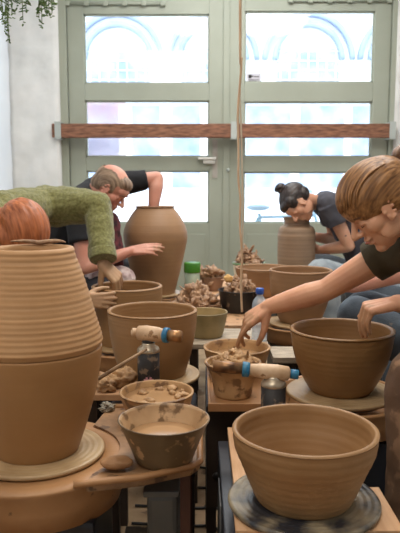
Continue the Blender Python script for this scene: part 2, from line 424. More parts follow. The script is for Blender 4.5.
# ------------------------------------------------------------------ outside
YF = 16.
PAVE = mat('pale_paving', (205, 205, 208), (222, 222, 226), .8, 3, .1, 20)
STONE = mat('pale_brick_front', (226, 228, 232), (240, 242, 246), .8, 1.2, .2, 14)
BLUEST = mat('blue_grey_voussoirs', (138, 152, 176), (152, 166, 190), .8, 3)
GLZ = mat('blue_grey_glazing', (126, 142, 170), (170, 182, 202), .3, 2)  # blue-grey panes, darker than the brick front
struct(box('street_ground', (-14, D+.3, 0), (14, YF+2, .15), PAVE))
root = thing('brick_building', 'bright pale brick building with round arched windows across the street', 'building', (0, YF, .15))
box('facade_wall', (-12, YF, .15), (12, YF+.6, 9.5), STONE, root)
za = W(200, 60, YF).z
for px in (23, 118, 213, 308, 403):
    cx = W(px, 60, YF).x
    for (ro, ri, m_, nm, dy) in ((1.1, .98, BLUEST, 'arch_moulding', .14), (.86, .74, BLUEST, 'window_arch', .12)):
        bm = bmesh.new(); N_ = 28; pr = None
        for k in range(N_+1):
            a = PI*k/N_; ring = [bm.verts.new((cx+r*math.cos(a), y, za+r*math.sin(a))) for r, y in ((ro, YF), (ro, YF-dy), (ri, YF-dy), (ri, YF))]
            if pr:
                for j in range(4): bm.faces.new((pr[j], pr[(j+1) % 4], ring[(j+1) % 4], ring[j]))
            else: bm.faces.new(ring)
            pr = ring
        bm.faces.new(pr); to_obj(nm, bm, m_, root)
    w = box('window', (cx-.74, YF-.04, za-.75), (cx+.74, YF-.001, za+.25), GLZ, root)
    bm = bmesh.new()
    for k in range(-3, 4): add_box(bm, (cx+k*.22-.012, YF-.06, za-.75), (cx+k*.22+.012, YF-.04, za+.25))
    for k in range(5): add_box(bm, (cx-.74, YF-.06, za-.7+k*.22), (cx+.74, YF-.04, za-.68+k*.22))
    to_obj('glazing_bars', bm, STONE, w, smooth=False)
    box('sill', (cx-.95, YF-.2, za-.86), (cx+.95, YF, za-.75), BLUEST, root)
# ground floor of it: shop openings and piers
for i, (a, b) in enumerate(((84, 118), (132, 160), (172, 200), (246, 290), (300, 344), (352, 396))):
    box('shop_window', (W(a, 120, YF).x, YF-.05, 1.2), (W(b, 120, YF).x, YF-.001, W(200, 106, YF).z), GLZ, root)
box('string_course', (-12, YF-.15, W(200, 98, YF).z), (12, YF, W(200, 95, YF).z), BLUEST, root)
# bicycle parked against the doors
bk = thing('bicycle', 'pale blue bicycle parked outside behind the lower right door pane', 'bicycle', (W(285, 200, 6.6).x, 6.6, .15))
BIKE = mat('bicycle_paint', (172, 200, 216), None, .4); TYRE = mat('tyre_rubber', (176, 192, 206), None, .6)
bx0, Yb = W(285, 200, 6.6).x, 6.6
for s_ in (-.52, .52):
    bm = bmesh.new(); cc = V((bx0+s_, Yb, .15+.34))
    add_tube(bm, [cc+V((math.cos(2*PI*k/40)*.325, 0, math.sin(2*PI*k/40)*.325)) for k in range(41)], .017, 8)
    for k in range(14): add_tube(bm, [cc, cc+V((math.cos(2*PI*k/14)*.32, 0, math.sin(2*PI*k/14)*.32))], .003, 4)
    to_obj('wheel', bm, TYRE, bk)
def bp_(x, z): return V((bx0+x, Yb, .15+z))
bm = bmesh.new()
for a, b in (((-.52, .34), (-.2, .34)), ((-.2, .34), (-.26, .82)), ((-.26, .78), (.3, .8)), ((-.2, .34), (.34, .7)), ((-.52, .34), (-.26, .78)), ((.28, .9), (.36, .6)), ((.36, .6), (.52, .34))): add_tube(bm, [bp_(*a), bp_(*b)], .016, 8)
to_obj('frame', bm, BIKE, bk)
bm = bmesh.new(); lump(bm, bp_(-.27, .88), (.12, .07, .035), 3, 3, .05); to_obj('saddle', bm, TYRE, bk)
bm = bmesh.new(); add_tube(bm, spline([bp_(.28, .9), bp_(.27, 1.02), bp_(.22, 1.05)+V((0, -.2, 0)), bp_(.1, 1.03)+V((0, -.26, 0))]), .012, 8); add_tube(bm, spline([bp_(.27, 1.02), bp_(.22, 1.05)+V((0, .2, 0)), bp_(.1, 1.03)+V((0, .26, 0))]), .012, 8)
to_obj('handlebar', bm, BIKE, bk)

# ------------------------------------------------------------------ light
w = bpy.data.worlds.new('sky'); scn.world = w; w.use_nodes = True
bg = w.node_tree.nodes['Background']; bg.inputs[0].default_value = (.78, .89, 1, 1); bg.inputs[1].default_value = 2.7
sun = bpy.data.lights.new('sun', 'SUN'); sun.energy = 2.4; sun.angle = math.radians(8); sun.color = (1, .98, .95)
so = bpy.data.objects.new('sun', sun); COL.objects.link(so); so.rotation_euler = (math.radians(42), 0, math.radians(-14))
def area(name, loc, rot, sx, sy, e, col=(1, 1, 1)):
    l = bpy.data.lights.new(name, 'AREA'); l.shape = 'RECTANGLE'; l.size = sx; l.size_y = sy; l.energy = e; l.color = col
    o = bpy.data.objects.new(name, l); COL.objects.link(o); o.location = loc; o.rotation_euler = rot; return o
area('ceiling_light', (-.5, .3, 3.25), (0, 0, 0), 1.2, 1.2, 22, (1, .92, .82))
area('ceiling_light', (.5, 2.6, 3.25), (0, 0, 0), 1.6, 1.2, 36, (1, .94, .86))
area('ceiling_light', (.3, 4.4, 3.25), (0, 0, 0), 1.6, .8, 28, (1, 1, 1))

# ------------------------------------------------------------------ benches and wheels
def bench(label, x0, x1, y0, y1, z, m=None, th=.02, leg=DARK, group=None, name='work_table'):
    root = thing(name, label, 'table', ((x0+x1)/2, (y0+y1)/2, 0), group)
    box('tabletop', (x0, y0, z-th), (x1, y1, z), m or WOOD, root, .003)
    for a in (x0+.02, x1-.05):
        for b in (y0+.02, y1-.05): box('leg', (a, b, 0), (a+.03, b+.03, z-th), leg, root)
    return root
def wheel(label, cx, cy, z, pan_r=None, pan_h=.09, hr=.14, body=(.17, .17), pm=PAN, flange=0):
    """electric throwing wheel; z is the top of its head"""
    root = thing('pottery_wheel', label, 'pottery wheel', (cx, cy, 0), 'pottery wheels')
    lathe('wheel_head', [(0, 0), (hr, 0), (hr+.002, .004), (hr, .012), (0, .012)], STEEL, root, (cx, cy, z-.0125), 64)
    lathe('shaft', [(0, 0), (.022, 0), (.022, .09), (0, .09)], STEEL, root, (cx, cy, z-.102), 24)
    zb = z-.1
    bm = bmesh.new(); add_box(bm, (cx-body[0], cy-body[1], zb-.2), (cx+body[0], cy+body[1], zb), .012); to_obj('motor_housing', bm, NAVY, root, smooth=False)
    for sx in (-1, 1):
        for sy in (-1, 1):
            x, y = cx+sx*(body[0]-.025), cy+sy*(body[1]-.025)
            box('leg', (x-.018, y-.018, 0), (x+.018, y+.018, zb-.2), DARK, root)
    if pan_r:
        t = .006; h = pan_h; zz = -.012
        prof = [(.03, zz), (pan_r*.93, zz), (pan_r, zz+h*.5), (pan_r+.003, zz+h*.9), (pan_r+.012, zz+h), (pan_r+.010, zz+h+.006), (pan_r-.004, zz+h+.004), (pan_r-t, zz+h*.5), (pan_r*.93-t, zz+t), (.03, zz+t)]
        if flange: prof = prof[:6] + [(flange, zz+h+.004), (flange, zz+h-.002), (pan_r-t, zz+h-.004)] + prof[7:]
        prof.append(prof[0])
        lathe('splash_pan', prof, pm, root, (cx, cy, z-.012-h+.02), 80)
    return root
def bat(label, cx, cy, z, r, m=BAT, th=.012):
    prof = [(0, 0), (r*.98, 0), (r, th*.35), (r, th*.75), (r*.985, th)]
    for k in range(1, 40):
        q = r*.985*(1-k/40); prof.append((q, th + .0006*math.sin(q*420)))
    prof.append((0, th))
    o = lathe('bat', prof, m, None, (cx, cy, z), 96); return tag(o, label, 'bat', 'wheel bats')

ZW = .60   # wheel-head height
def S(px, z, py):  # distance at which height z is seen at py
    u = 266.5-py; den = F*math.cos(PITCH)+u*math.sin(PITCH)
    sl = -(u*math.cos(PITCH)-F*math.sin(PITCH))/den; return (CAMZ-z)/sl

# ---- front left: tall two-part pot
Y1 = 1.525; x1 = W(38, 455, Y1).x
wheel('tan splash pan pottery wheel at front left under the tallest pot', x1, Y1, ZW-.001, .215, .1, body=(.16, .15), flange=.146)
bat('round clay-smeared bat under the tall two-part pot', x1, Y1, ZW, .162)
tp = thing('tall_clay_pot', 'tall ridged two-part clay pot standing nearest on the left', 'pot', (x1, Y1, ZW+.012), 'clay pots on wheels')
H = W(38, 250, Y1).z - ZW - .012
zs = W(38, 363.5, Y1-.155).z - ZW - .012
lower = [(.1, 0), (.109, zs*.1), (.126, zs*.3), (.146, zs*.58), (.159, zs*.88), (.1615, zs-.006), (.16, zs)]
bm = bmesh.new()
pr = smooth_prof(lower, 12); pr = [(0, 0)] + pr + [(.138, zs), (.138, zs-.03), (.1, .02), (0, .015)]
add_lathe(bm, pr, 112); [setattr(v.co, 'x', v.co.x*.995) or setattr(v.co, 'y', v.co.y*.995) for v in bm.verts]; to_obj('lower_section', bm, CLAYL, tp, local=(x1, Y1, ZW+.012))
up_ = smooth_prof([(.158, zs+.002), (.1625, zs+.01), (.162, zs+(H-zs)*.1), (.151, zs+(H-zs)*.27), (.136, zs+(H-zs)*.5), (.119, zs+(H-zs)*.75), (.104, zs+(H-zs)*.93), (.1, H)], 20)
up_ = [(r+.0006*math.sin(2*PI*z/.0125+2*math.sin(z*17)), z) for r, z in up_]
Rr = up_[-1][0]
pr = [(.135, zs+.002)] + up_ + [(Rr-.003, H+.006), (Rr-.012, H+.007), (Rr-.018, H+.001), (Rr-.02, H-.012), (.11, H-.09), (.128, zs+.08), (.135, zs+.02), (.135, zs+.002)]
bm = bmesh.new(); add_lathe(bm, pr, 112); [setattr(v.co, 'x', v.co.x*.995) or setattr(v.co, 'y', v.co.y*.995) for v in bm.verts]; to_obj('upper_section', bm, CLAYU, tp, local=(x1, Y1, ZW+.012))
# uneven torn strip of clay resting on the rim
bm = bmesh.new(); zr = ZW+.012+H+.012
pts = [V((x1+math.cos(a)*.083, Y1+math.sin(a)*.083, zr-.002+.006*abs(math.sin(a*2)))) for a in [math.radians(d) for d in range(30, 150, 10)]]
add_tube(bm, pts, [.0015+.0045*math.sin(PI*i/(len(pts)-1)) for i in range(len(pts))], 8)
to_obj('rim_scrap', bm, SCRAP, tp)

# ---- tray with bowls, front left
ZT1 = .606
tr = thing('side_tray', 'tan clay-dusted tray holding two slip bowls at the front left', 'tray', (-.16, 1.6, ZT1-.03), 'tan trays')
bm = bmesh.new()
poly = [(-.25, 1.345), (-.13, 1.375), (-.02, 1.43), (0, 1.46), (0, 1.80), (-.03, 1.84), (-.27, 1.84)] + [(x1+.2*math.cos(math.radians(t)), Y1+.2*math.sin(math.radians(t))) for t in range(58, -50, -9)]
def prism(bm, poly, z0, z1):
    a = [bm.verts.new((x, y, z0)) for x, y in poly]; b = [bm.verts.new((x, y, z1)) for x, y in poly]
    bm.faces.new(a[::-1]); bm.faces.new(b)
    for i in range(len(a)): bm.faces.new((a[i], a[(i+1) % len(a)], b[(i+1) % len(a)], b[i]))
prism(bm, poly, ZT1-.022, ZT1); bmesh.ops.bevel(bm, geom=bm.edges[:], offset=.004, segments=2, affect='EDGES')
to_obj('tray_board', bm, mat('spattered_tray', (132, 98, 66), (176, 136, 98), .5, 14, .25, 40, spots=(104, 76, 52), sscale=24, sth=.58), tr, smooth=False)
tube('tray_rim', [(x, y, ZT1+.001) for x, y in [(-.275, 1.34)]+poly[:7]], .008, PAN, tr, 10)
for (a, b) in ((-.035, 1.47), (-.035, 1.79)): box('leg', (a-.012, b-.012, 0), (a+.012, b+.012, ZT1-.022), mat('rusty_leg', (70, 42, 32), (96, 60, 44), .7), tr)
zo = ZT1+.001
bx = S(0, ZT1, 462)
def bowl(name, label, cx, cy, z, outer, t, m, mi=None, slip=None, group=None, wob=0., cat='bowl'):
    root = thing(name, label, cat, (cx, cy, z), group)
    prof = vessel(outer, t)
    k = max(range(len(prof)), key=lambda i: prof[i][1])
    if mi:
        lathe('outer_wall', prof[:k+2] + [(prof[k+1][0]-.0015, prof[k+1][1]-.004)] + [(max(r-t*.45, .001), z_) for r, z_ in reversed(smooth_prof(outer, 10)[1:-1])] + [(0, t*.4)], m, root, (cx, cy, z), 72, wob, cx)
        lathe('inner_wall', [(r-.0008, z_+.0002) for r, z_ in prof[k:-1]] + [(0, prof[-1][1]+.0002)], mi, root, (cx, cy, z), 72, wob, cx)
    else: lathe('bowl_body', prof, m, root, (cx, cy, z), 96, wob, cx)
    if slip:
        zz, rr = slip
        lathe('slip', [(0, zz-.004), (rr, zz-.004), (rr, zz), (rr*.6, zz+.001), (0, zz)], SLIP, root, (cx, cy, z), 48)
    return root
Yb1 = 1.47; xb1 = W(164, 440, Yb1).x
bowl('mixing_bowl', 'dark grey-brown plastic bowl of slip on front left tray, nearest bowl', xb1, Yb1, zo, [(.062, 0), (.068, .006), (.083, .045), (.1, .085), (.105, .098), (.108, .102)], .004, PLAST, PLASTI, (.062, .084), 'bowls of slip and scraps')
Yb2 = 1.755; xb2 = W(157, 394, Yb2).x
r_ = bowl('mixing_bowl', 'cream clay-crusted bowl behind the dark grey bowl on the left', xb2, Yb2, zo, [(.07, 0), (.08, .008), (.094, .04), (.102, .068), (.104, .076)], .008, CREAMB, None, (.058, .09), 'bowls of slip and scraps', .02)
bm = bmesh.new(); rnd = random.Random(3)
for i in range(16): a = rnd.random()*6.28; q = .045+rnd.random()*.035; lump(bm, (xb2+math.cos(a)*q, Yb2+math.sin(a)*q, zo+.058+.006*rnd.random()), [rnd.uniform(.006, .018), rnd.uniform(.006, .016), .007], i, 2, .6)
tag(to_obj('clay_crumbs', bm, SCRAPL), 'pale wet clay crumbs floating inside the cream crusted bowl', 'clay crumbs', None, 'stuff')
sp = W(116, 470, 1.42); bm = bmesh.new(); lump(bm, (sp.x+.002, 1.415, ZT1+.018), (.037, .024, .014), 5, 4, .12, 1.2)
tag(to_obj('sponge', bm, mat('wet_sponge', (150, 108, 70), (176, 132, 90), .6, 20, .5, 90)), 'rounded brown wet sponge on tray edge beside the grey bowl', 'sponge')
# under the tray: grey storage tub and base shelf with clay drips
tb = thing('storage_tub', 'grey plastic tub under the front left tray', 'tub', (-.115, 1.6, 0))
bm = bmesh.new(); P8 = lambda i, z: None
for (x0, y0, x1_, y1_, z0, z1) in ((-.13, 1.5, -.055, 1.78, .0, .5),): add_box(bm, (x0, y0, z0), (x1_, y1_, z1), .012)
to_obj('tub_body', bm, GREYBX, tb, smooth=False)
box('tub_rim', (-.138, 1.492, .5), (-.05, 1.788, .515), GREYBX, tb, .004)
sh = thing('base_shelf', 'dark low shelf spattered with clay beneath the front left wheel', 'shelf', (-.185, 1.65, 0))
box('shelf_board', (-.225, 1.43, .2), (-.145, 1.86, .225), mat('spattered_shelf', (64, 56, 48), (88, 76, 62), .5, 6, .2, 30, spots=(176, 146, 108), sscale=13, sth=.6), sh, .003)
for a in (-.222, -.178):
    for b in (1.44, 1.825): box('leg', (a, b, 0), (a+.03, b+.03, .2), DARK, sh)

# ---- second left wheel
Y2 = 2.17; x2 = W(153, 375, Y2).x
wheel('left row pottery wheel under the wide flared pot behind gas torch', x2, Y2, ZW, None, hr=.13, body=(.15, .14))
bat('round grey bat under the wide flared pot behind gas torch', x2, Y2, ZW, .162)
def pot(label, cx, cy, outer, t, m, ring=.0006, lip=None, period=.012, seg=112):
    o = lathe('clay_pot', vessel(outer, t, ring*.5, period, 14, lip), m, None, (cx, cy, ZW+.0125), seg, .006, cx*3)
    return tag(o, label, 'pot', 'clay pots on wheels')
pot('wide flared clay pot on left row, just behind the upright gas torch', x2, Y2, [(.11, 0), (.117, .02), (.134, .08), (.146, .15), (.151, .205), (.152, .222)], .012, CLAY, lip=.013)
bd = bench('narrow board with clay lumps between the two front left wheels', -.36, -.055, 1.87, 1.998, .634, TRAY, name='side_table')

# gas torches
def gas_torch(label, cx, cy, z, ang, tilt, L=.2, fat=1., hs=1., knob=True, dh=0., tz=.168):
    root = thing('gas_torch', label, 'blowtorch', (cx, cy, z), 'gas torches')
    CAN = mat('torch_can_print', (26, 23, 24), (44, 38, 36), .6, 30, 0, spots=(120, 98, 76), sscale=34, sth=.56)
    TINM = mat('tinned_steel', (172, 158, 138), (200, 186, 164), .35, 20, .1, 40, metal=.6)
    lathe('gas_can', [(0, 0), (.031, 0), (.034, .003), (.034, .112+dh), (0, .112+dh)], CAN, root, (cx, cy, z), 48)
    U = lambda pr: [(r_, z_+dh) for r_, z_ in pr]
    lathe('can_shoulder', U([(.0335, .112), (.0345, .113), (.0345, .119), (.031, .126), (.022, .132), (.02, .134), (.021, .14), (.0, .14)]), TINM, root, (cx, cy, z), 48)
    lathe('collar', U([(0, .14), (.018, .14), (.019, .144), (.019, .148), (.014, .152), (.014, tz-dh), (0, tz-dh)]), BLACK, root, (cx, cy, z), 32)
    bm = bmesh.new()   # small printed mark on the can
    a0 = math.atan2(-cy, -cx)
    for k in range(5):
        t = a0 - .35 + k*.17; c0 = V((cx+math.cos(t)*.0342, cy+math.sin(t)*.0342, z+.03+.006*(k % 2)))
        add_box(bm, c0-V((.003, .001, .005)), c0+V((.003, .001, .005)))
    to_obj('label_print', bm, mat('label_pink', (206, 150, 160), None, .5), root, smooth=False)
    c = V((cx, cy, z+tz)); d = hs*V((math.cos(ang)*math.cos(tilt), math.sin(ang)*math.cos(tilt), math.sin(tilt)))
    BODY = mat('clayey_cream_plastic', (196, 160, 124), (222, 192, 158), .5, 20, .3, 60, spots=(150, 112, 76), sscale=40, sth=.6)
    BLUE = mat('torch_blue', (20, 104, 150), (60, 130, 160), .4, 20, 0, spots=(170, 140, 104), sscale=50, sth=.62)
    bm = bmesh.new(); f = fat
    add_tube(bm, [c-d*.045, c-d*.04, c-d*.01, c+d*.03, c+d*.062, c+d*.066], [.009*f, .015*f, .017*f, .016*f, .013*f, .011*f], 20)
    add_tube(bm, [c-V((0, 0, .018)), c], [.012, .015], 16)
    to_obj('torch_body', bm, BODY, root)
    bm = bmesh.new(); add_tube(bm, [c+d*.066, c+d*.068, c+d*.084, c+d*.086], [.014*f, .016*f, .016*f, .014*f], 20); to_obj('blue_collar', bm, BLUE, root)
    bm = bmesh.new(); add_tube(bm, [c+d*.086, c+d*L, c+d*(L+.001), c+d*(L-.02)], [.012*f, .0125*f, .0095*f, .009*f], 20)
    to_obj('burner_tube', bm, mat('scorched_steel', (92, 68, 50), (186, 140, 96), .4, 14, .1, 30, metal=.7), root)
    bm = bmesh.new(); add_tube(bm, [c-d*.045, c-d*.047, c-d*.066, c-d*.068], [.01, .0135, .0135, .011], 12); to_obj('valve_knob', bm, BLUE if knob else BODY, root)
    x, y = frame_of(d); bm = bmesh.new(); q = c+d*.02-V((0, 0, .016)); add_box(bm, q-V((.006, .006, .01)), q+V((.006, .006, .004)), .002); to_obj('trigger', bm, BLUE, root)
    return root
g1 = W(148.5, 370, 1.935)
gas_torch('upright dark gas can torch with blue collar before the flared pot', g1.x, 1.94, .6345, math.radians(-22), math.radians(0), L=.135, hs=.8, knob=False, fat=1.45)
# ribbon tool and clay lumps
a, b = W(98, 379, 1.86), W(147, 349, 1.885)
bm = bmesh.new(); add_tube(bm, [a, a.lerp(b, .5), b], [.0055, .006, .004], 10)
tag(to_obj('wooden_tool', bm, mat('clayey_stick', (120, 94, 70), (168, 138, 106), .6, 20)), 'long clay-caked wooden tool leaning on lumps by the gas can', 'tool')
rnd = random.Random(11)
for i, (px, py, Y, r, l) in enumerate(((107, 379, 1.93, .026, 'small pale clay lump under the end of the wooden tool'), (124, 380, 1.95, .03, 'large rough clay lump left of the upright gas can'), (106, 392, 1.90, .022, 'dark clay lump beside the tall pot'))):
    p = W(px, py, Y); bm = bmesh.new(); lump(bm, (p.x, Y, .635+r*.8), (r*1.3, r, r), i+2, 4, .5, 1.8)
    tag(to_obj('clay_lump', bm, SCRAPL), l, 'clay lump', 'clay lumps on the board')
p = W(110, 404, 1.8); bm = bmesh.new(); shards(bm, (p.x-.01, 1.81, ZT1), .022, .02, 14, 5, .014)
tag(to_obj('crumpled_foil', bm, mat('foil_scrap', (120, 112, 98), (176, 168, 150), .4, 20)), 'crumpled grey scraps at the back edge of the tray', 'scraps', None, 'stuff')

# ---- third left wheel
Y3 = 2.62; x3 = W(127, 283, Y3).x
wheel('left row pottery wheel with tan pan, third from front', x3, Y3, ZW, .2, .07, body=(.15, .15))
bat('round bat beneath the pot touched by green sweater person', x3, Y3, ZW, .165)
pot('clay pot gripped by muddy hands of green sweater person', x3, Y3, [(.122, 0), (.13, .03), (.139, .11), (.143, .19), (.144, .235)], .013, CLAY, lip=.015)
# ---- man's wheel
Y4 = 3.86; x4 = W(155.5, 250, Y4).x
wheel('pottery wheel at back left under the big shouldered jar', x4, Y4, ZW, .183, .06, hr=.13, body=(.14, .14))
bat('round bat beneath the big shouldered jar at back left', x4, Y4, ZW, .15)
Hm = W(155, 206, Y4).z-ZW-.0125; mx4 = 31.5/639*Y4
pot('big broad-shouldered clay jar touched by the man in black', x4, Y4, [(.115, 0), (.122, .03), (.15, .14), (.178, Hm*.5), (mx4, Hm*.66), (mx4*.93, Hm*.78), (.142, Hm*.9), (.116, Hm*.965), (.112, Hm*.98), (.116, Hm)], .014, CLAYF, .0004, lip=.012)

# ---- front right: bowl on planks
Y5 = 1.30; x5 = W(304, 470, Y5).x
ZP = .585
wr = thing('pottery_wheel', 'nearest right pottery wheel, dark navy frame under pale planks', 'pottery wheel', (x5, Y5+.05, 0), 'pottery wheels')
box('side_panel', (.05, 1.08, .05), (.062, 1.735, ZP-.055), NAVY, wr); box('side_panel', (.375, 1.08, .05), (.387, 1.735, ZP-.055), NAVY, wr)
box('rear_panel', (.062, 1.72, .05), (.375, 1.735, ZP-.055), NAVY, wr); box('top_plate', (.05, 1.08, ZP-.055), (.387, 1.735, ZP-.04), NAVY, wr, .003)
box('panel_label', (.047, 1.45, .4), (.05, 1.6, .5), STEEL, wr)
for a in (.065, .34):
    for b in (1.1, 1.68): box('leg', (a, b, 0), (a+.03, b+.03, .3), DARK, wr)
o = box('plank', (.078, 1.02, ZP-.0395), (.262, 1.785, ZP-.0195), WOOD, None, .002); tag(o, 'pale wooden plank running away under the nearest bowl, left edge', 'plank', 'planks of the nearest wheel')
o = box('plank', (.07, 1.19, ZP-.0185), (.398, 1.375, ZP-.0005), WOOD, None, .002); tag(o, 'pale wooden plank lying crosswise directly under the dark bat', 'plank', 'planks of the nearest wheel')
tag(bat('x', x5, Y5, ZP+.0005, .159, BATD, .013), 'dark slurry-covered bat under the nearest bowl at front right', 'bat', 'wheel bats')
H5 = W(304, 427, Y5).z-ZP-.014
o = lathe('clay_bowl', vessel([(.098, 0), (.103, .008), (.115, .035), (.133, .08), (.146, H5-.04), (.151, H5)], .012, .0003, .016, 14, .011), CLAY, None, (x5, Y5, ZP+.014), 128, .004)
tag(o, 'wide clay bowl at front right, nearest to the viewer', 'bowl', 'clay bowls on wheels')
# ---- scrap tray with two bowls
ZS = .611
ts = thing('side_tray', 'tan rimmed tray on dark stand between the rows holding scrap bowls', 'tray', (.13, 2.05, 0), 'tan trays')
bm = bmesh.new(); X0, X1, A0, A1 = .03, .222, 1.83, 2.31
add_box(bm, (X0, A0, ZS-.01), (X1, A1, ZS))
for lo, hi in (((X0-.006, A0-.006, ZS-.014), (X1+.006, A0+.002, ZS+.01)), ((X0-.006, A1-.002, ZS-.014), (X1+.006, A1+.006, ZS+.01)), ((X0-.006, A0, ZS-.014), (X0+.002, A1, ZS+.01)), ((X1-.002, A0, ZS-.014), (X1+.006, A1, ZS+.01))): add_box(bm, lo, hi, .002)
to_obj('tray_pan', bm, PAN, ts, smooth=False)
box('stand_panel', (.02, 1.87, .28), (.2, 1.89, ZS-.014), DARK, ts); box('stand_panel', (.02, 1.89, .28), (.035, 2.3, ZS-.014), NAVY, ts)
for a in (.02, .17):
    for b in (1.9, 2.25): box('leg', (a, b, 0), (a+.03, b+.03, .3), DARK, ts)
bm = bmesh.new(); add_lathe(bm, [(0, 0), (.012, 0), (.012, .006), (0, .006)], 20); bmesh.ops.rotate(bm, cent=(0, 0, 0), matrix=Matrix.Rotation(PI/2, 3, 'X'), verts=bm.verts)
bmesh.ops.translate(bm, vec=(.05, 1.869, .38), verts=bm.verts); to_obj('socket', bm, BLACK, ts)
Ya = 1.935; xa = W(233, 380, Ya).x
bowl('scrap_bowl', 'small thick cream bowl of clay trimmings under the torch nozzle', xa, Ya, ZS+.001, [(.052, 0), (.058, .006), (.064, .05), (.078, .085), (.086, .098), (.088, .106)], .01, CREAMB, None, None, 'bowls of slip and scraps', .02)
bm = bmesh.new(); shards(bm, (xa, Ya, ZS+.082), .07, .06, 70, 21, .02); tag(to_obj('clay_trimmings', bm, SCRAPL), 'clay trimmings heaped in the small thick bowl under torch nozzle', 'clay trimmings', None, 'stuff')
Yc = 2.17; xc = W(237, 347, Yc).x
bowl('scrap_bowl', 'shallow cream bowl the reaching hand dips into', xc, Yc, ZS+.001, [(.07, 0), (.08, .008), (.103, .05), (.112, .085), (.115, .094)], .009, CREAMB, None, (.06, .095), 'bowls of slip and scraps', .015)
g2 = W(273.5, 380, 1.725)
gas_torch('clay-caked gas torch lying level above the nearest bowl', g2.x, 1.725, ZP-.0185, math.radians(177), math.radians(5), L=.165, fat=1.3, dh=.028, tz=.178)

# ---- the wheel of the woman in front
Y6 = 1.95; x6 = W(340, 398, Y6).x
wheel('right row pottery wheel with tan pan worked by the blonde woman', x6, Y6, ZW+.01, .198, .085, body=(.15, .15))
bat('pale round bat under the deep bowl of the blonde woman', x6, Y6, ZW+.01, .166)
H6 = W(340, 328, Y6).z-ZW-.0225
o = lathe('clay_bowl', vessel([(.09, 0), (.104, .018), (.13, .07), (.147, .125), (.156, .18), (.158, H6)], .013, .0003, .014, 14, .014), mat('dark_wet_clay', (136, 99, 58), (150, 112, 69), .45, 5, .1, 60, rings=.1, ringp=.03), None, (x6, Y6, ZW+.0225), 128, .004)
tag(o, 'deep clay bowl worked by the blonde woman on pale bat', 'bowl', 'clay bowls on wheels')

# ---- centre tables going back
ZC = .65
bench('low centre table holding the water bottle and olive bowl', -.06, .262, 2.42, 2.7, ZC, WOODG, group='centre tables')
bench('low centre table under clay heap and black basket', -.13, .288, 2.76, 3.25, ZC, TRAY, group='centre tables')
bench('low centre table under the brown basket and rear bowl', -.075, .5, 3.3, 3.8, ZC, WOOD, group='centre tables')
bench('rearmost low table holding the green and white tub', -.06, .42, 3.85, 4.3, ZC, WOOD, group='centre tables')
Yd = 2.56; xd = W(206, 314, Yd).x
bowl('slip_bowl', 'olive slip-covered bowl on the low table right of flared pot', xd, Yd, ZC+.001, [(.062, 0), (.068, .008), (.078, .05), (.085, .085), (.087, .1)], .005, GREENB, mat('olive_slip', (150, 130, 84), (182, 156, 110), .5, 8), None, 'bowls of slip and scraps')
lathe_slip = lathe('bowl_water', [(0, 0), (.07, 0), (.07, .004), (0, .004)], mat('murky_water', (136, 118, 76), None, .15), None, (xd, Yd, ZC+.058), 48); tag(lathe_slip, 'murky olive water standing in the olive bowl', 'water', None, 'stuff')
# bottle
Ye = 2.48; xe = W(259.5, 320, Ye).x; zb = ZC+.001
bt = thing('water_bottle', 'clear water bottle with blue cap behind the reaching arm', 'bottle', (xe, Ye, zb))
PET = mat('clear_pet', (214, 226, 238), None, .08, alpha=.45)
lathe('bottle_body', smooth_prof([(.0, 0), (.027, .001), (.03, .006), (.03, .03), (.0285, .036), (.03, .042), (.03, .07), (.0285, .076), (.03, .082), (.03, .13), (.026, .155), (.013, .175), (.0125, .187)], 5), PET, bt, (xe, Ye, zb), 40)
lathe('cap', [(0, .183), (.0155, .183), (.0158, .19), (.0158, .203), (.014, .206), (0, .206)], mat('blue_cap', (40, 84, 176), None, .35), bt, (xe, Ye, zb), 30)
lathe('label_band', [(.0306, .088), (.0308, .09), (.0308, .118), (.0306, .12)], mat('blue_label', (88, 134, 190), (206, 222, 238), .4, 60), bt, (xe, Ye, zb), 40)
# clay heap
ph = W(196, 305, 3.08); bm = bmesh.new(); shards(bm, (ph.x+.002, 3.08, ZC), .1, .12, 90, 33, .045)
tag(to_obj('clay_heap', bm, SCRAP), 'large heap of torn wet clay on centre table left of black basket', 'clay heap', None, 'stuff')
# black basket with scraps and sponge
Yf = 3.08; xf = W(239, 298, Yf).x
bowl('basket', 'black round plastic bowl heaped with clay scraps on centre table', xf, Yf, ZC+.001, [(.075, 0), (.08, .006), (.09, .05), (.097, .095), (.1, .105)], .004, BLACK, None, None, 'bowls of slip and scraps')
bm = bmesh.new(); shards(bm, (xf+.006, Yf, ZC+.075), .082, .095, 80, 44, .03); tag(to_obj('clay_scraps', bm, SCRAP), 'torn clay scraps heaped in the black bowl', 'clay scraps', None, 'stuff')
p = W(228.5, 279, Yf-.03); bm = bmesh.new(); lump(bm, (p.x, Yf-.02, p.z), (.022, .013, .019), 8, 3, .3)
tag(to_obj('sponge', bm, mat('yellow_sponge', (206, 160, 96), (220, 178, 116), .8, 30, .4, 90)), 'small yellow sponge stuck on scraps in the black bowl', 'sponge')
# brown basket
Yg = 3.72; xg = W(211, 280, Yg).x
bowl('basket', 'small brown bowl of clay trimmings beside the green-lidded jar', xg, Yg, ZC+.001, [(.058, 0), (.064, .01), (.07, .05), (.074, .08)], .006, mat('brown_bowl', (120, 92, 74), (146, 114, 92), .6, 10, .2), None, None, 'bowls of slip and scraps')
bm = bmesh.new(); shards(bm, (xg, Yg, ZC+.05), .06, .09, 50, 55, .04); tag(to_obj('clay_trimmings', bm, SCRAP), 'curled clay trimmings sticking up from the small brown bowl', 'clay trimmings', None, 'stuff')
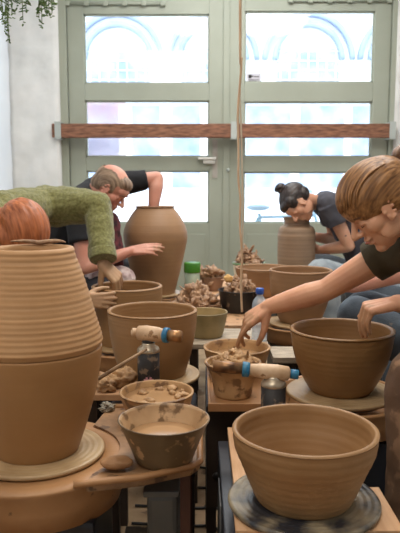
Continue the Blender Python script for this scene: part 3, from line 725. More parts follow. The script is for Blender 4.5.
# jar
Yh = 3.6; ph = W(191, 280, Yh)
jr = thing('jar', 'clear glass jar with bright green lid beside the big jar', 'jar', (ph.x+.025, Yh, ZC+.001)); jx = ph.x+.007
jr.location.x = jx
JS = 1.32
lathe('jar_glass', [(r*1.12, z*JS) for r, z in [(0, 0), (.036, 0), (.039, .004), (.039, .085), (.036, .09), (.034, .09), (.036, .084), (.036, .006), (0, .005)]], mat('jar_clear', (196, 216, 196), None, .08, alpha=.55), jr, (jx, Yh, ZC+.001), 40)
lathe('lid', [(r*1.08, z*JS) for r, z in [(0, .09), (.042, .09), (.043, .094), (.043, .128), (.04, .132), (0, .132)]], mat('green_lid', (60, 124, 34), (72, 138, 42), .35), jr, (jx, Yh, ZC+.001), 40)
# folded paper by the jar
# rear bowl and tub
Yi = 3.53; xi = W(263, 268, Yi).x
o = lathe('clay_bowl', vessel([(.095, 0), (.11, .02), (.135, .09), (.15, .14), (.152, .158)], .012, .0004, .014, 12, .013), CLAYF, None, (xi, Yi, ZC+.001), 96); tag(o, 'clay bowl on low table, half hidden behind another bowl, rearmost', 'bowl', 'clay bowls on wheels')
Yj = 4.02; xj = W(249, 262, Yj).x
tu = bowl('tub', 'white and green rimmed tub heaped with trimmings at the back', xj, Yj, ZC+.001, [(.08, 0), (.085, .01), (.095, .08), (.1, .125)], .004, mat('tub_white', (206, 212, 200), (222, 226, 216), .4, 10), None, None, 'bowls of slip and scraps')
lathe('green_band', [(.1002, .112), (.104, .114), (.104, .124), (.1002, .126)], mat('band_green', (112, 150, 110), None, .4), tu, (xj, Yj, ZC+.001), 60)
bm = bmesh.new(); shards(bm, (xj, Yj, ZC+.1), .08, .115, 60, 66, .035); tag(to_obj('clay_trimmings', bm, SCRAP), 'pointed heap of clay trimmings in the white and green tub', 'clay trimmings', None, 'stuff')
# paper / plank bits near the right row
o = box('weathered_board', (.27, 2.33, .6), (.44, 2.5, .622), WOODG, None, .002); tag(o, 'weathered grey board beside the water bottle', 'board')
bd2 = bench('narrow stand holding the weathered grey board', .29, .42, 2.35, 2.48, .599, DARK, name='side_table')

# ---- right row, further back
Y7 = 3.03; x7 = W(301, 269, Y7).x
wheel('right row pottery wheel with tan pan before grey-blue trousers', x7, Y7, ZW, .18, .07, body=(.14, .14))
bat('round bat beneath the plain bowl in the right row middle', x7, Y7, ZW, .15)
H7 = W(301, 269, Y7).z-ZW-.0125
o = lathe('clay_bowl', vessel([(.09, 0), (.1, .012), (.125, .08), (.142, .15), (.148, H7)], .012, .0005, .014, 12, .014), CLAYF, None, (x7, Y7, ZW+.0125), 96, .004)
tag(o, 'plain clay bowl in the right row above the reaching arm', 'bowl', 'clay bowls on wheels')
Y8 = 4.12; x8 = W(296.5, 240, Y8).x
wheel('pottery wheel at back right of the dark-haired woman', x8, Y8, ZW, .18, .06, hr=.12, body=(.14, .14))
bat('round bat beneath the ridged cylinder jar at the back', x8, Y8, ZW, .14)
H8 = W(296, 217, Y8).z-ZW-.0125
ra = 18.5/639*Y8
pot('ridged cylindrical clay jar with narrow neck beneath dark-haired woman', x8, Y8, [(ra*.84, 0), (ra*.9, .05), (ra*.99, .17), (ra, H8*.62), (ra*.99, H8*.76), (ra*.9, H8*.85), (ra*.7, H8*.885), (ra*.66, H8*.92), (ra*.7, H8*.97), (ra*.72, H8)], .012, mat('grey_clay', (146, 120, 96), (160, 134, 108), .6, 5, .1, 60, rings=.4, ringp=.024), .0006, period=.03, lip=.01)

# ---- cord hanging in the centre
tag(tube('ceiling_cord', spline([V((W(240, -40, 2.0).x, 2.0, 3.3)), W(240, 10, 2.0), W(241.5, 60, 2.0), W(238, 110, 2.0), W(238.5, 150, 2.), W(238.5, 180, 2.), W(240.5, 200, 2.), W(240, 225, 2.0), W(242, 255, 2.), W(241, 285, 2.0), W(242, 312, 2.0)], 8), .0035, mat('tan_flex', (206, 172, 138), (224, 194, 160), .5, 20), None, 8), 'wavy tan cord hanging in front of the doors', 'cord')
tag(tube('ceiling_cord', spline([V((W(240, -40, 2.4).x, 2.4, 3.3)), W(241, 30, 2.4), W(240, 90, 2.4), W(241.5, 140, 2.4), W(242.5, 190, 2.4), W(243, 215, 2.4), W(241, 300, 2.4)], 8), .003, mat('pale_flex', (204, 190, 166), None, .5), None, 8), 'straighter pale thin cord hanging behind the wavy tan one', 'cord')

# ---- hanging plant, upper left
pl = thing('hanging_plant', 'trailing green hanging plant at the upper left corner', 'plant', (-.56, 2.0, 1.97))
lathe('pot', vessel([(.06, 0), (.07, .02), (.09, .12), (.095, .14)], .005), mat('plant_pot', (190, 120, 84), None, .7), pl, (-.57, 2.0, 1.93), 48)
bm = bmesh.new(); lump(bm, (-.57, 2, 2.04), (.085, .085, .03), 4, 3, .2); to_obj('soil', bm, DARK, pl)
LEAF = mat('green_leaf', (58, 92, 40), (112, 142, 70), .5, 60); STEM = mat('plant_stem', (96, 110, 60), None, .6)
rnd = random.Random(5)
bm = bmesh.new()
for a in range(3): add_tube(bm, [(-.57+.09*math.cos(a*2.1), 2+.09*math.sin(a*2.1), 2.07), (-.57, 2, 2.6)], .0015, 6)
add_tube(bm, [(-.57, 2, 2.6), (-.57, 2, 3.3)], .002, 6); to_obj('hanger', bm, STEM, pl)
for px, py in ((1, 10), (5, 30), (9, 38), (12, 14), (3, 20), (23, 20), (26, 10), (28, 5), (39, 18), (42, 24), (45, 12), (49, 10), (52, 13), (54, 6), (17, 4), (8, 24), (40, 8), (47, 16)):
    Yv = 2+rnd.uniform(-.05, .05); e = W(px, py, Yv); a0 = math.atan2(Yv-2, e.x+.57); q = V((-.57+.09*math.cos(a0), 2+.09*math.sin(a0), 2.07))
    if px > 15: pass
    pts = spline([q, V((e.x*.6+q.x*.4, Yv, 2.08)), V((e.x, Yv, 2.0)), V((e.x+rnd.uniform(-.006, .006), Yv, (2.0+e.z)/2)), e], 6)
    bm = bmesh.new(); add_tube(bm, pts, .0012, 5); v = to_obj('vine', bm, STEM, pl)
    bm = bmesh.new()
    for k in range(2, len(pts)):
        for t in range(4):
            a = rnd.random()*2*PI; d = V((math.cos(a), math.sin(a), rnd.uniform(-.9, .1))).normalized(); c = pts[k]+d*.006+V((0, 0, rnd.uniform(-.012, .012)))
            x, y = frame_of(d)
            q_ = bmesh.ops.create_icosphere(bm, subdivisions=1, radius=1)
            bmesh.ops.transform(bm, matrix=Matrix.Translation(c) @ Matrix((x, y, d)).transposed().to_4x4() @ Matrix.Diagonal((.0032, .0018, .0075, 1)), verts=q_['verts'])
    lf = to_obj('leaves', bm, LEAF, v); lf['kind'] = 'stuff'

# floor cables between the rows
for i, pts in enumerate(([(208, 488), (212, 492), (218, 490), (226, 496)], [(199, 508), (206, 506), (214, 510), (224, 508)], [(199, 526), (208, 524), (218, 529), (230, 527)], [(206, 468), (210, 480), (216, 484), (222, 500)])):
    P_ = [W(px, py, S(0, .006, py)) for px, py in pts]
    P_ = [P_[0]+V((-.25, .02, 0))] + P_ + [P_[-1]+V((.3, -.03, 0))]
    tag(tube('floor_cable', spline(P_, 6), .0055, BLACK, None, 8), ['black cable on floor, second nearest of the crossing cables', 'black cable on the floor crossing mid-gap between the wheels', 'black cable on the floor nearest to the viewer', 'black cable on the floor running furthest back in the gap'][i], 'cable', 'black cables on the floor')

# ------------------------------------------------------------------ people
def skin_mat(name, c1, c2, mud=(), mudc=(158, 122, 88), tattoo=None):
    m = mat(name, c1, c2, .5, 9, .12, 120); nt = m.node_tree; N = nt.nodes; L = nt.links
    b = N['Principled BSDF']; b.inputs['Subsurface Weight'].default_value = .12; b.inputs['Subsurface Radius'].default_value = (.02, .008, .004)
    src = b.inputs['Base Color'].links[0].from_socket
    tc = N.new('ShaderNodeTexCoord'); nz = N.new('ShaderNodeTexNoise'); nz.inputs['Scale'].default_value = 45; L.new(tc.outputs['Object'], nz.inputs['Vector'])
    for p, r, col, soft in [(p, r, mudc, .05) for p, r in mud] + ([(tattoo, .006, (70, 66, 66), .004)] if tattoo else []):
        d = N.new('ShaderNodeVectorMath'); d.operation = 'DISTANCE'; L.new(tc.outputs['Object'], d.inputs[0]); d.inputs[1].default_value = tuple(p)
        a = N.new('ShaderNodeMath'); a.operation = 'MULTIPLY_ADD'; L.new(nz.outputs['Fac'], a.inputs[0]); a.inputs[1].default_value = soft*2; L.new(d.outputs['Value'], a.inputs[2])
        mr = N.new('ShaderNodeMapRange'); mr.inputs['From Min'].default_value = r+soft; mr.inputs['From Max'].default_value = r+soft*1.5
        mr.inputs['To Min'].default_value = .85; mr.inputs['To Max'].default_value = 0; L.new(a.outputs[0], mr.inputs[0])
        mx = N.new('ShaderNodeMix'); mx.data_type = 'RGBA'; L.new(mr.outputs[0], mx.inputs['Factor']); L.new(src, mx.inputs['A']); mx.inputs['B'].default_value = (*lin(col), 1); src = mx.outputs['Result']
    L.new(src, b.inputs['Base Color']); return m
def hair_mat(name, c1, c2, c, f, u, rough=.42, sc=130):
    """strands run round the skull from forehead to nape: colour varies across them, hardly along them"""
    m = mat(name, c1, c2, rough, 1, 0, lo=.3, hi=.7); nt = m.node_tree; N = nt.nodes; L = nt.links
    f = V(f).normalized(); u = (V(u)-f*V(u).dot(f)).normalized(); l = u.cross(f)
    tc = N['Texture Coordinate']; sub = N.new('ShaderNodeVectorMath'); sub.operation = 'SUBTRACT'; L.new(tc.outputs['Object'], sub.inputs[0]); sub.inputs[1].default_value = tuple(c)
    def dot(v):
        d = N.new('ShaderNodeVectorMath'); d.operation = 'DOT_PRODUCT'; L.new(sub.outputs[0], d.inputs[0]); d.inputs[1].default_value = tuple(v); return d.outputs['Value']
    def mth(op, *xs):
        q = N.new('ShaderNodeMath'); q.operation = op
        for i, x in enumerate(xs):
            if isinstance(x, (int, float)): q.inputs[i].default_value = x
            else: L.new(x, q.inputs[i])
        return q.outputs[0]
    df, du = dot(f), dot(u); rr = mth('SQRT', mth('ADD', mth('MULTIPLY', df, df), mth('MULTIPLY', du, du)))
    cb = N.new('ShaderNodeCombineXYZ'); L.new(mth('MULTIPLY', dot(l), sc), cb.inputs[0]); L.new(mth('MULTIPLY', rr, sc), cb.inputs[1]); L.new(mth('MULTIPLY', df, 7.), cb.inputs[2])
    nz = N['Noise Texture']; L.new(cb.outputs[0], nz.inputs['Vector'])
    bp = N.new('ShaderNodeBump'); bp.inputs['Strength'].default_value = .5; bp.inputs['Distance'].default_value = .003
    L.new(nz.outputs['Fac'], bp.inputs['Height']); L.new(bp.outputs[0], N['Principled BSDF'].inputs['Normal']); return m
def groove(c, f, u, amp=.0022, k=70.):
    f = V(f).normalized(); u = (V(u)-f*V(u).dot(f)).normalized(); l = u.cross(f); c = V(c)
    def g(co):
        d = co-c; a, b2 = d.dot(f), d.dot(u); rr = math.sqrt(a*a+b2*b2); y = d.dot(l)
        return amp*(noise.noise(V((y*k, rr*k, a*6))) + .8*noise.noise(V((y*k*.35, rr*k*.35, a*4))))
    return g
def wrinkle(amp=.004, f=14., k=(1, 1, 1)):
    return lambda co: amp*(noise.noise(V((co.x*f*k[0], co.y*f*k[1], co.z*f*k[2]))) + .5*noise.noise(V((co.x*f*2.3, co.y*f*2.3, co.z*f*2.3))))

def arm(Fh, sh, el, wr, s=1.):
    sh, el, wr = V(sh), V(el), V(wr); m = el.lerp(wr, .3)
    Fh.chain([sh, sh.lerp(el, .5), el, m, wr.lerp(m, .3), wr], [.05*s, .044*s, .037*s, .041*s, .032*s, .0255*s])
def leg(Fh, hip, knee, ank, s=1., toe=(-1, 0, 0)):
    hip, knee, ank = V(hip), V(knee), V(ank)
    Fh.chain([hip, knee, knee.lerp(ank, .35), ank], [.078*s, .055*s, .05*s, .034*s])
def trousers(name, hips, knees, anks, pel, m, root, s=1., r=(.1, .078, .06), voxel=.008):
    q = Flesh(); q.ell(pel, (.16*s, .17*s, .12*s))
    for h, k, a in zip(hips, knees, anks):
        h, k, a = V(h), V(k), V(a); q.cap(h, k, r[0]*s, r[1]*s); q.cap(k, k.lerp(a, .5), r[1]*s, r[2]*s); q.cyl(k.lerp(a, .5), a+V((0, 0, .02)), r[2]*s, r[2]*s*.95)
        q.cap(V(pel), h, .12*s, r[0]*s)
    return q.build(name, m, root, voxel, 4, wrinkle(.006, 11, (1, 1, .6)))
def shoe(root, a, d, m):
    q = Flesh(); a = V((a[0], a[1], 0)); d = V(d)
    q.cap(a+V((0, 0, .045)), a+d*.17+V((0, 0, .032)), .043, .03); q.cyl(a+V((0, 0, .05)), a+V((0, 0, .12)), .045, .045)
    o = q.build('shoe', m, root, .006, 3)
    for v in o.data.vertices: v.co.z = max(v.co.z, .002)
def stool(label, x, y, h=.4):
    root = thing('stool', label, 'stool', (x, y, 0), 'potter stools')
    lathe('seat', [(0, h-.03), (.14, h-.03), (.145, h-.015), (.14, h), (0, h)], WOOD, root, (x, y, 0), 40)
    for a in range(4):
        c, s = math.cos(a*PI/2+.78), math.sin(a*PI/2+.78); tube('leg', [(x+c*.1, y+s*.1, h-.03), (x+c*.13, y+s*.13, 0)], .014, DARK, root, 10)
SHOE = mat('dark_shoe', (50, 46, 44), (70, 64, 60), .6)
JEANS = mat('worn_denim', (50, 59, 70), (84, 95, 106), .85, 7, .3, 160, spots=(150, 136, 118), sscale=16, sth=.72)
JEANSL = mat('pale_denim', (120, 130, 138), (158, 166, 170), .85, 6, .3, 120)

# ---- woman at the right front
root = thing('person', 'woman with tied-back ginger blond hair, olive t-shirt and jeans, reaching left over her bowl', 'person', (1.0, 1.95, 0))
hc = W(379.5, 205, 1.80); hf = V((-.75, -.10, -.66)).normalized(); hu = V((-.66, -.02, .75))
shR, elR, wrR = W(392, 250, 1.98), W(326, 290, 2.06), W(268, 307, 2.1)
shL = V((.66, 1.63, 1.08)); wrL = W(397, 303, 1.80); elL = V((.80, 1.69, .90))
pel = V((1.02, 1.93, .56)); chest = V((.78, 1.86, .95)); nb = V((.63, 1.81, 1.11))
b = Flesh(); P, R = head(b, hc, hf, hu, .95)
b.cap(nb, P(-.04, 0, -.05), .054, .05); b.cap(pel, chest, .1, .1); b.cap(chest, nb, .1, .06)
b.cap(nb, shR, .05, .05); b.cap(nb, shL, .05, .05)
arm(b, shR, elR, wrR, .98); arm(b, shL, elL, wrL, .98)
hand(b, wrR, (-.74, .05, -.52), (-.35, -.45, .8), [(.3, .3, .2), (.6, .5, .3), (.75, .6, .4), (.7, .7, .4)], 1, .06, .95, (.7, .5, -.6), .3)
hand(b, wrL, (-.93, .12, -.2), (-.15, -.25, 1), [(1.1, .25, .15), (1.15, .3, .2), (1.15, .35, .2), (1.1, .35, .2)], -1, .06, .95)
hips = [(1.0, 2.03, .56), (1.0, 1.83, .56)]; knees = [V((.56, 2.27, .79)), V((.575, 1.62, .73))]; anks = [V((.66, 2.30, .12)), V((.66, 1.56, .12))]
for h, k, a in zip(hips, knees, anks): leg(b, h, k, a, .9)
SK1 = skin_mat('warm_skin', (208, 150, 116), (222, 168, 134), [(wrR+V((-.11, 0, -.1)), .085), (wrL+V((-.1, .02, -.07)), .05)], (176, 132, 96))
b.build('body', SK1, root, .0034, 3)
SHIRT1 = mat('olive_cotton', (62, 54, 36), (78, 68, 48), .9, 6, .3, 200)
q = Flesh(); q.cap(pel+V((0, 0, .02)), chest, .135, .125); q.cap(chest, nb+V((.02, 0, -.03)), .125, .085); q.cap(nb+V((.02, 0, -.02)), shR, .07, .068); q.cap(nb+V((.02, 0, -.02)), shL, .07, .068)
for s_, e_ in ((shR, elR), (shL, elL)): q.cyl(s_, s_.lerp(e_, .32), .068, .066)
q.build('t_shirt', SHIRT1, root, .006, 3, wrinkle(.005, 13))
trousers('jeans', hips, knees, anks, pel, JEANS, root, .95)
for a in anks: shoe(root, a, (-1, 0, 0), SHOE)
APR = mat('clay_stained_apron', (84, 60, 44), (112, 84, 62), .85, 6, .4, 60, spots=(146, 112, 84), sscale=14, sth=.56)
q = Flesh(); k = knees[1]; q.cap(V((.95, 1.80, .64)), k+V((0, -.005, .02)), .11, .1); q.cap(k+V((0, -.01, 0)), k+V((.0, -.03, -.36)), .1, .09); q.cyl(k+V((.0, -.03, -.36)), k+V((.02, -.03, -.5)), .09, .1)
q.build('apron', APR, root, .008, 3, wrinkle(.008, 10))
ax = (P(.07, 0, .06)-P(-.12, 0, 0)).normalized()
HM1 = hair_mat('ginger_blond_hair', (92, 58, 32), (184, 134, 84), P(-.05, 0, -.11), hf, hu, .4, 120)
q = Flesh(); E = lambda p, r: q.ell(P(*p), tuple(v*.95 for v in r), R)
E((-.006, 0, .046), (.109, .087, .088)); E((-.03, 0, .04), (.1, .09, .088)); E((.02, .04, .052), (.055, .044, .034)); E((.02, -.04, .052), (.055, .044, .034))
E((-.05, .035, .01), (.075, .055, .055)); E((-.05, -.035, .01), (.075, .055, .055))
q.cap(P(-.1, 0, .0), P(-.17, .01, -.02), .052, .04); q.cap(P(-.17, .01, -.02), P(-.22, .0, -.11), .04, .022)
q.cap(P(-.055, .066, .0), P(-.062, .062, -.055), .022, .016); q.cap(P(-.062, .062, -.055), P(-.06, .058, -.095), .014, .005)
q.build('hair', HM1, root, .004, 3, groove(P(-.05, 0, -.11), hf, hu, .0014, 75))
rnd = random.Random(2)   # separate locks swept from the parting to the tie
q = bmesh.new()
for i in range(190):
    y0 = rnd.uniform(-1, 1); t0 = rnd.uniform(0, .5); pts = []
    for k_ in range(9):
        t = t0 + (1-t0)*k_/8; ang = math.radians(4 + 160*t)
        lat = y0*.084*(.8+.3*t)*(1-.5*t**3)
        rad = math.sqrt(max(.02, 1-(lat/.094)**2))
        pts.append(P(-.006+.1095*math.cos(ang)*rad, lat, .046+.0875*math.sin(ang)*rad))
    add_tube(q, spline(pts, 2), [.001+.0026*math.sin(PI*min(1, (j+.6)/18)) for j in range(17)], 6)
to_obj('hair_locks', q, HM1, root)
# lashes and brow
DKH = mat('dark_brow', (92, 58, 36), None, .7)
for y in (1, -1):
    tube('eyebrow', [P(.089, .012*y, .021), P(.091, .03*y, .025), P(.078, .05*y, .02)], [.002, .0028, .0015], DKH, root, 8)
    tube('eyelashes', [P(.0865, .02*y, -.007), P(.0885, .03*y, -.0095), P(.084, .042*y, -.006)], [.0009, .0013, .0009], DKH, root, 6)
    bm = bmesh.new(); bmesh.ops.create_uvsphere(bm, u_segments=16, v_segments=10, radius=.011, matrix=Matrix.Translation(P(.0745, .03*y, .0))); to_obj('eye', bm, mat('eye_white', (220, 214, 206), None, .2), root)
tube('lips', [P(.0955, -.018, -.059), P(.101, 0, -.059), P(.0955, .018, -.059)], [.002, .0038, .002], mat('lip_rose', (190, 112, 98), None, .5), root, 8)
stool('low round stool under the blonde woman', 1.04, 1.93)

# ---- person in the green sweater, left
root = thing('person', 'red-haired person in moss green wool sweater bent low over a pot, left side', 'person', (-1.2, 2.65, 0))
hc = W(17, 236, 2.42); hf = V((.30, -.12, -.95)).normalized(); hu = V((.9, -.42, .25))
shL, elL, wrL = W(46, 206, 2.86), W(98, 206, 2.80), W(103, 264, 2.66)
shR, elR, wrR = V((-.84, 2.38, 1.12)), V((-.72, 2.28, .88)), W(83, 300, 2.45)
pel = V((-1.28, 2.66, .56)); chest = V((-.95, 2.64, 1.03)); nb = V((-.80, 2.54, 1.14))
b = Flesh(); P, R = head(b, hc, hf, hu, .98)
b.cap(nb, P(-.04, 0, -.05), .054, .052); b.cap(pel, chest, .1, .11); b.cap(chest, nb, .1, .06); b.cap(nb, shR, .05, .045); b.cap(nb, shL, .05, .045)
arm(b, shL, elL, wrL, .95); arm(b, shR, elR, wrR, .95)
hand(b, wrL, (.62, -.12, -.62), (.5, -.55, .55), [(.75, .5, .3), (.8, .5, .3), (.85, .5, .3), (.8, .6, .3)], -1, .12, 1., (.6, .5, -.6), .3)
hand(b, wrR, (.95, .1, -.05), (-.1, -1, .15), [(.25, .35, .3), (.25, .4, .3), (.3, .4, .3), (.3, .4, .3)], 1, .12, .85)
hips = [(-1.24, 2.76, .56), (-1.24, 2.56, .56)]; knees = [V((-.66, 2.92, .72)), V((-.72, 2.30, .68))]; anks = [V((-.68, 2.95, .12)), V((-.78, 2.25, .12))]
for h, k, a in zip(hips, knees, anks): leg(b, h, k, a, .9)
b.build('body', skin_mat('fair_muddy_skin', (206, 158, 128), (222, 178, 148), [(wrL+V((.06, 0, -.06)), .17), (wrR+V((.08, 0, 0)), .17)], (176, 140, 104)), root, .004, 3)
GREEN = mat('moss_wool', (106, 106, 58), (140, 138, 86), .95, 90, .9, 240, sheen=.3)
q = Flesh(); q.cap(pel+V((0, 0, .02)), chest, .15, .145); q.cap(chest, nb, .15, .1); q.cap(nb, P(-.055, 0, -.075), .095, .08); q.cap(chest+V((0, .06, .03)), shL, .12, .082); q.cap(nb, shR, .08, .08); q.cap(nb, shL, .09, .085)
q.cap(shL, shL.lerp(elL, .6), .092, .08); q.cap(shL.lerp(elL, .6), elL, .08, .065); q.cap(elL, elL.lerp(wrL, .5), .063, .056); q.cyl(elL.lerp(wrL, .5), wrL+V((0, 0, .02)), .057, .053)
q.cap(shR, elR, .08, .065); q.cyl(elR, wrR.lerp(elR, .15), .06, .05)
q.build('sweater', GREEN, root, .006, 3, wrinkle(.007, 17))
cf = Flesh(); a = wrL+V((0, 0, .045)); d = (wrL-elL).normalized(); cf.cyl(a-d*.012, a+d*.03, .056, .057); cf.build('cuff', GREEN, root, .004, 2)
trousers('trousers', hips, knees, anks, pel, mat('dark_trousers', (40, 40, 46), (56, 56, 62), .9), root)
for a in anks: shoe(root, a, (1, 0, 0), SHOE)
ax = V((.5, -.3, .8)); q = Flesh(); E = lambda p, r: q.ell(P(*p), r, R)
E((-.02, 0, .045), (.112, .092, .095)); E((-.06, 0, -.02), (.06, .085, .08)); E((-.065, 0, -.07), (.045, .06, .05)); E((.05, 0, .07), (.05, .07, .04))
E((.0, .062, -.008), (.06, .042, .062)); E((.0, -.062, -.008), (.06, .042, .062))
q.build('hair', hair_mat('red_hair', (128, 66, 34), (198, 118, 70), P(-.02, 0, -.1), hf, hu, .5, 90), root, .004, 3, groove(P(-.02, 0, -.1), hf, hu, .003, 80))
stool('low round stool under the person in the green sweater', -1.3, 2.66)

# ---- man at the back left
root = thing('person', 'balding man in a black t-shirt reaching one arm into the big jar', 'person', (-.98, 3.75, 0))
hc = W(110, 188, 3.6); hf = V((.70, -.20, -.68)).normalized(); hu = V((.66, -.12, .72))
shL, elL, wrL = W(116, 184, 3.88), W(157, 178, 3.93), W(153, 210, 3.87)
shR, elR, wrR = W(78, 206, 3.52), W(84, 268, 3.42), W(131, 251, 3.56)
pel = V((-1.08, 3.75, .56)); chest = V((-.72, 3.74, 1.08)); nb = W(98, 190, 3.72)
b = Flesh(); P, R = head(b, hc, hf, hu, 1.04)
b.cap(nb, P(-.04, 0, -.05), .06, .058); b.cap(pel, chest, .11, .12); b.cap(chest, nb, .11, .065); b.cap(nb, shR, .05, .05); b.cap(nb, shL, .05, .05)
arm(b, shL, elL, wrL, 1.08); arm(b, shR, elR, wrR, 1.0)
hand(b, wrL, (.05, 0, -1), (1, .1, 0), [(.3, .3, .2)]*4, 1, .08, .9)
hand(b, wrR, (.97, .12, .12), (-.1, -.75, .65), [(.15, .15, .1), (.17, .15, .1), (.2, .2, .1), (.3, .25, .1)], 1, .045, .98, (.9, .3, -.2), .1)
hips = [(-1.02, 3.86, .56), (-1.02, 3.64, .56)]; knees = [V((-.50, 4.12, .72)), V((-.52, 3.5, .70))]; anks = [V((-.52, 4.15, .12)), V((-.56, 3.45, .12))]
for h, k, a in zip(hips, knees, anks): leg(b, h, k, a, .95)
b.build('body', skin_mat('ruddy_skin', (198, 134, 112), (214, 156, 134), [(wrR+V((.17, 0, .02)), .035)]), root, .0045, 3)
BLK = mat('black_cotton', (20, 20, 24), (32, 32, 36), .9, 6, .3, 160)
q = Flesh(); q.cap(pel, chest, .16, .16); q.cap(chest, nb+V((-.03, .03, -.01)), .15, .085); q.cap(nb+V((0, .03, .0)), shL, .085, .075); q.cap(nb+V((-.02, 0, -.01)), shR, .085, .078)
q.cyl(shL, shL.lerp(elL, .74), .075, .06); q.cyl(shR, shR.lerp(elR, .6), .078, .068)
q.build('t_shirt', BLK, root, .007, 3, wrinkle(.005, 12))
q = Flesh(); q.cap(W(109, 222, 3.66), W(112, 262, 3.60), .062, .07); q.cap(W(96, 225, 3.58), W(98, 262, 3.55), .06, .07)
q.build('apron', mat('dark_red_checks', (48, 24, 30), (112, 50, 56), .9, 34, .2), root, .007, 3, wrinkle(.008, 16))
q = Flesh(); q.cap(W(100, 280, 3.55), W(122, 279, 3.58), .085, .075); q.build('apron_lap', mat('pink_grey_print', (186, 156, 156), (222, 206, 202), .85, 30, .2), root, .007, 3, wrinkle(.012, 22))
trousers('trousers', hips, knees, anks, pel, mat('dark_trousers', (40, 40, 46), (56, 56, 62), .9), root)
for a in anks: shoe(root, a, (1, 0, 0), SHOE)
ax = hf*.6-hu*.5; q = Flesh(); E = lambda p, r: q.ell(P(*p), tuple(v*1.04 for v in r), R)
E((-.014, 0, .03), (.1, .081, .089)); E((-.05, 0, -.01), (.062, .066, .06)); E((.045, 0, .07), (.046, .058, .036))
def bald(co):
    l = R.transposed() @ (co-hc)/1.04; w_ = .006*noise.noise(co*60)
    top = l.z > .072+w_ and l.x < .03+w_ and abs(l.y) < .056+w_ or (l.z > .1 and l.x < .02)
    return top or (l.x > .045+w_ and l.z < .048+w_) or (l.x > -.02 and l.z < -.012)
q.build('hair', hair_mat('greying_brown_hair', (96, 74, 58), (168, 142, 116), hc, hf, hu, .6, 90), root, .0035, 2, groove(hc, hf, hu, .0025, 80), bald)
q = Flesh(); q.ell(P(.075, 0, -.088), (.024, .036, .028), R); q.ell(P(.045, 0, -.1), (.04, .045, .018), R)
q.build('beard', mat('ginger_stubble', (150, 104, 78), (176, 128, 100), .9, 60, .5, 200), root, .0035, 2)
for y in (1, -1): tube('eyebrow', [P(.09, .012*y, .022), P(.096, .03*y, .027), P(.08, .052*y, .02)], [.003, .0038, .002], mat('grey_brow', (120, 92, 74), None, .7), root, 8)
stool('low round stool under the man in the black t-shirt', -1.1, 3.75)

# ---- woman at the back right
root = thing('person', 'dark-haired woman in a charcoal t-shirt, head bowed over a ridged jar', 'person', (1.15, 4.12, 0))
hc = W(298, 203, 4.04); hf = V((-.34, -.32, -.88)).normalized(); hu = V((-.90, .0, .36))
shN, elN, wrN = W(329, 204, 4.0), W(349, 246, 4.02), W(320, 250, 4.18)
shF, elF, wrF = W(327, 206, 4.34), W(335, 240, 4.45), W(308, 236, 4.34)
pel = V((1.22, 4.14, .56)); chest = W(352, 222, 4.16); nb = W(322, 204, 4.15)
b = Flesh(); P, R = head(b, hc, hf, hu, .96)
b.cap(nb, P(-.04, 0, -.05), .05, .048); b.cap(pel, chest, .1, .1); b.cap(chest, nb, .1, .06); b.cap(nb, shN, .05, .045); b.cap(nb, shF, .05, .045)
arm(b, shN, elN, wrN, 1.); arm(b, shF, elF, wrF, .95)
hand(b, wrN, (-.9, .35, .1), (.3, .9, .1), [(.2, .3, .2)]*4, 1, .08, .9); hand(b, wrF, (-.9, -.1, .1), (0, 1, 0), [(.3, .3, .2)]*4, 1, .08, .9)
hips = [(1.16, 4.24, .56), (1.16, 4.04, .56)]; knees = [V((.72, 4.42, .74)), W(322, 276, 3.76)]; anks = [V((.8, 4.45, .12)), V((.8, 3.72, .12))]
for h, k, a in zip(hips, knees, anks): leg(b, h, k, a, .9)
b.build('body', skin_mat('olive_skin', (202, 146, 116), (216, 166, 136), tattoo=W(346, 236, 3.97)), root, .0045, 3)
q = Flesh(); q.cap(pel, chest, .15, .145); q.cap(chest, nb+V((.04, 0, -.02)), .145, .09); q.cap(nb+V((.02, 0, 0)), shN+V((.01, 0, 0)), .085, .075); q.cap(nb+V((.02, 0, 0)), shF, .085, .075)
q.cyl(shN, shN.lerp(elN, .45), .078, .074); q.cyl(shF, shF.lerp(elF, .45), .075, .07)
q.build('t_shirt', mat('charcoal_cotton', (56, 56, 64), (76, 76, 84), .9, 6, .3, 160), root, .007, 3, wrinkle(.006, 14))
trousers('trousers', hips, knees, anks, pel, JEANSL, root, 1., (.125, .105, .075))
for a in anks: shoe(root, a, (-1, 0, 0), SHOE)
ax = hu; q = Flesh(); E = lambda p, r: q.ell(P(*p), tuple(v*.96 for v in r), R)
E((-.022, 0, .045), (.108, .088, .088)); E((.045, 0, .07), (.05, .066, .036)); E((-.05, .03, .0), (.06, .052, .05)); E((-.05, -.03, .0), (.06, .052, .05)); E((.02, .055, .05), (.05, .03, .045)); E((.02, -.055, .05), (.05, .03, .045))
HM4 = hair_mat('near_black_hair', (24, 20, 20), (62, 50, 46), hc, hf, hu, .4, 90)
q.build('hair', HM4, root, .0045, 3, groove(hc, hf, hu, .003, 60))
bm = bmesh.new(); lump(bm, P(-.05, 0, .136), (.034, .036, .032), 6, 4, .35, 2.2); to_obj('hair_bun', bm, HM4, root)
tube('scrunchie', [P(-.05+.026*math.cos(t*PI/6), .026*math.sin(t*PI/6), .112) for t in range(13)], .007, mat('scrunchie_brown', (96, 58, 52), None, .7), root, 8)
stool('low round stool under the dark-haired woman', 1.24, 4.14)

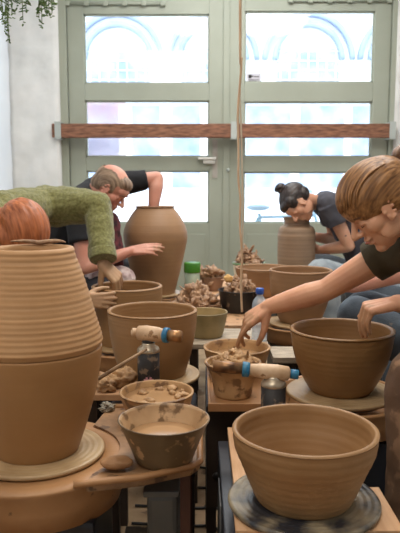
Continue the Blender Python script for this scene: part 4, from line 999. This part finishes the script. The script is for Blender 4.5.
# ---- person partly cut by the right edge
root = thing('person', 'brown-haired person with glasses at the right edge behind the blonde woman', 'person', (1.25, 2.95, 0))
hc = W(419, 166, 2.9); hf = V((-.86, -.3, -.40)).normalized(); hu = V((-.4, 0, .9))
pel = V((1.35, 2.95, .56)); chest = V((1.2, 2.95, 1.0)); nb = V((1.08, 2.93, 1.18))
shN, elN, wrN = V((1.12, 2.76, 1.1)), W(418, 268, 2.62), W(352, 287, 2.58)
shF, elF, wrF = V((1.12, 3.13, 1.1)), V((1.0, 3.25, .88)), V((.78, 3.15, .85))
b = Flesh(); P, R = head(b, hc, hf, hu, 1.)
b.cap(nb, P(-.04, 0, -.05), .056, .054); b.cap(pel, chest, .11, .11); b.cap(chest, nb, .11, .06); b.cap(nb, shN, .05, .05); b.cap(nb, shF, .05, .05)
arm(b, shN, elN, wrN); arm(b, shF, elF, wrF)
hand(b, wrN, (-.95, .2, -.15), (0, -.2, 1), [(.4, .4, .2)]*4, -1, .08, .95); hand(b, wrF, (-.95, -.1, -.25), (0, 0, 1), [(.4, .4, .2)]*4, 1, .08, .95)
hips = [(1.3, 3.06, .56), (1.3, 2.84, .56)]; knees = [V((.82, 3.3, .72)), V((.68, 2.66, .745))]; anks = [V((.9, 3.35, .12)), V((.82, 2.62, .12))]
for h, k, a in zip(hips, knees, anks): leg(b, h, k, a, .9)
b.build('body', skin_mat('rosy_skin', (206, 140, 118), (220, 160, 138)), root, .0045, 3)
q = Flesh(); q.cap(pel, chest, .155, .15); q.cap(chest, nb+V((.02, 0, -.02)), .15, .09); q.cap(nb, shN, .085, .075); q.cap(nb, shF, .085, .075); q.cyl(shN, shN.lerp(elN, .5), .075, .07); q.cyl(shF, shF.lerp(elF, .5), .075, .07)
q.build('t_shirt', mat('plum_cotton', (84, 66, 72), (100, 82, 88), .9), root, .007, 3, wrinkle(.005, 12))
trousers('jeans', hips, knees, anks, pel, JEANS, root)
for a in anks: shoe(root, a, (-1, 0, 0), SHOE)
q = Flesh(); E = lambda p, r: q.ell(P(*p), r, R)
E((-.025, 0, .05), (.108, .088, .088)); E((.05, 0, .09), (.045, .06, .03)); E((-.05, .035, .0), (.06, .05, .06)); E((-.05, -.035, .0), (.06, .05, .06))
q.build('hair', hair_mat('short_brown_hair', (84, 60, 44), (140, 106, 80), hc, hf, hu, .5, 80), root, .005, 3, groove(hc, hf, hu, .003, 60))
bm = bmesh.new()
for y in (-1, 1):
    add_tube(bm, [P(.1, .032*y+.021*math.cos(t*PI/8), -.002+.017*math.sin(t*PI/8)) for t in range(17)], .0015, 6); add_tube(bm, [P(.1, .053*y, 0), P(.0, .08*y, .004)], .0015, 6)
add_tube(bm, [P(.1, -.011, 0), P(.104, 0, .003), P(.1, .011, 0)], .0015, 6)
to_obj('glasses', bm, mat('pale_glasses', (214, 208, 200), None, .3), root)
stool('low round stool under the person at the right edge', 1.36, 2.95)

scn.view_settings.view_transform = 'Standard'; scn.view_settings.look = 'None'; scn.view_settings.gamma = 1; scn.view_settings.exposure = .55
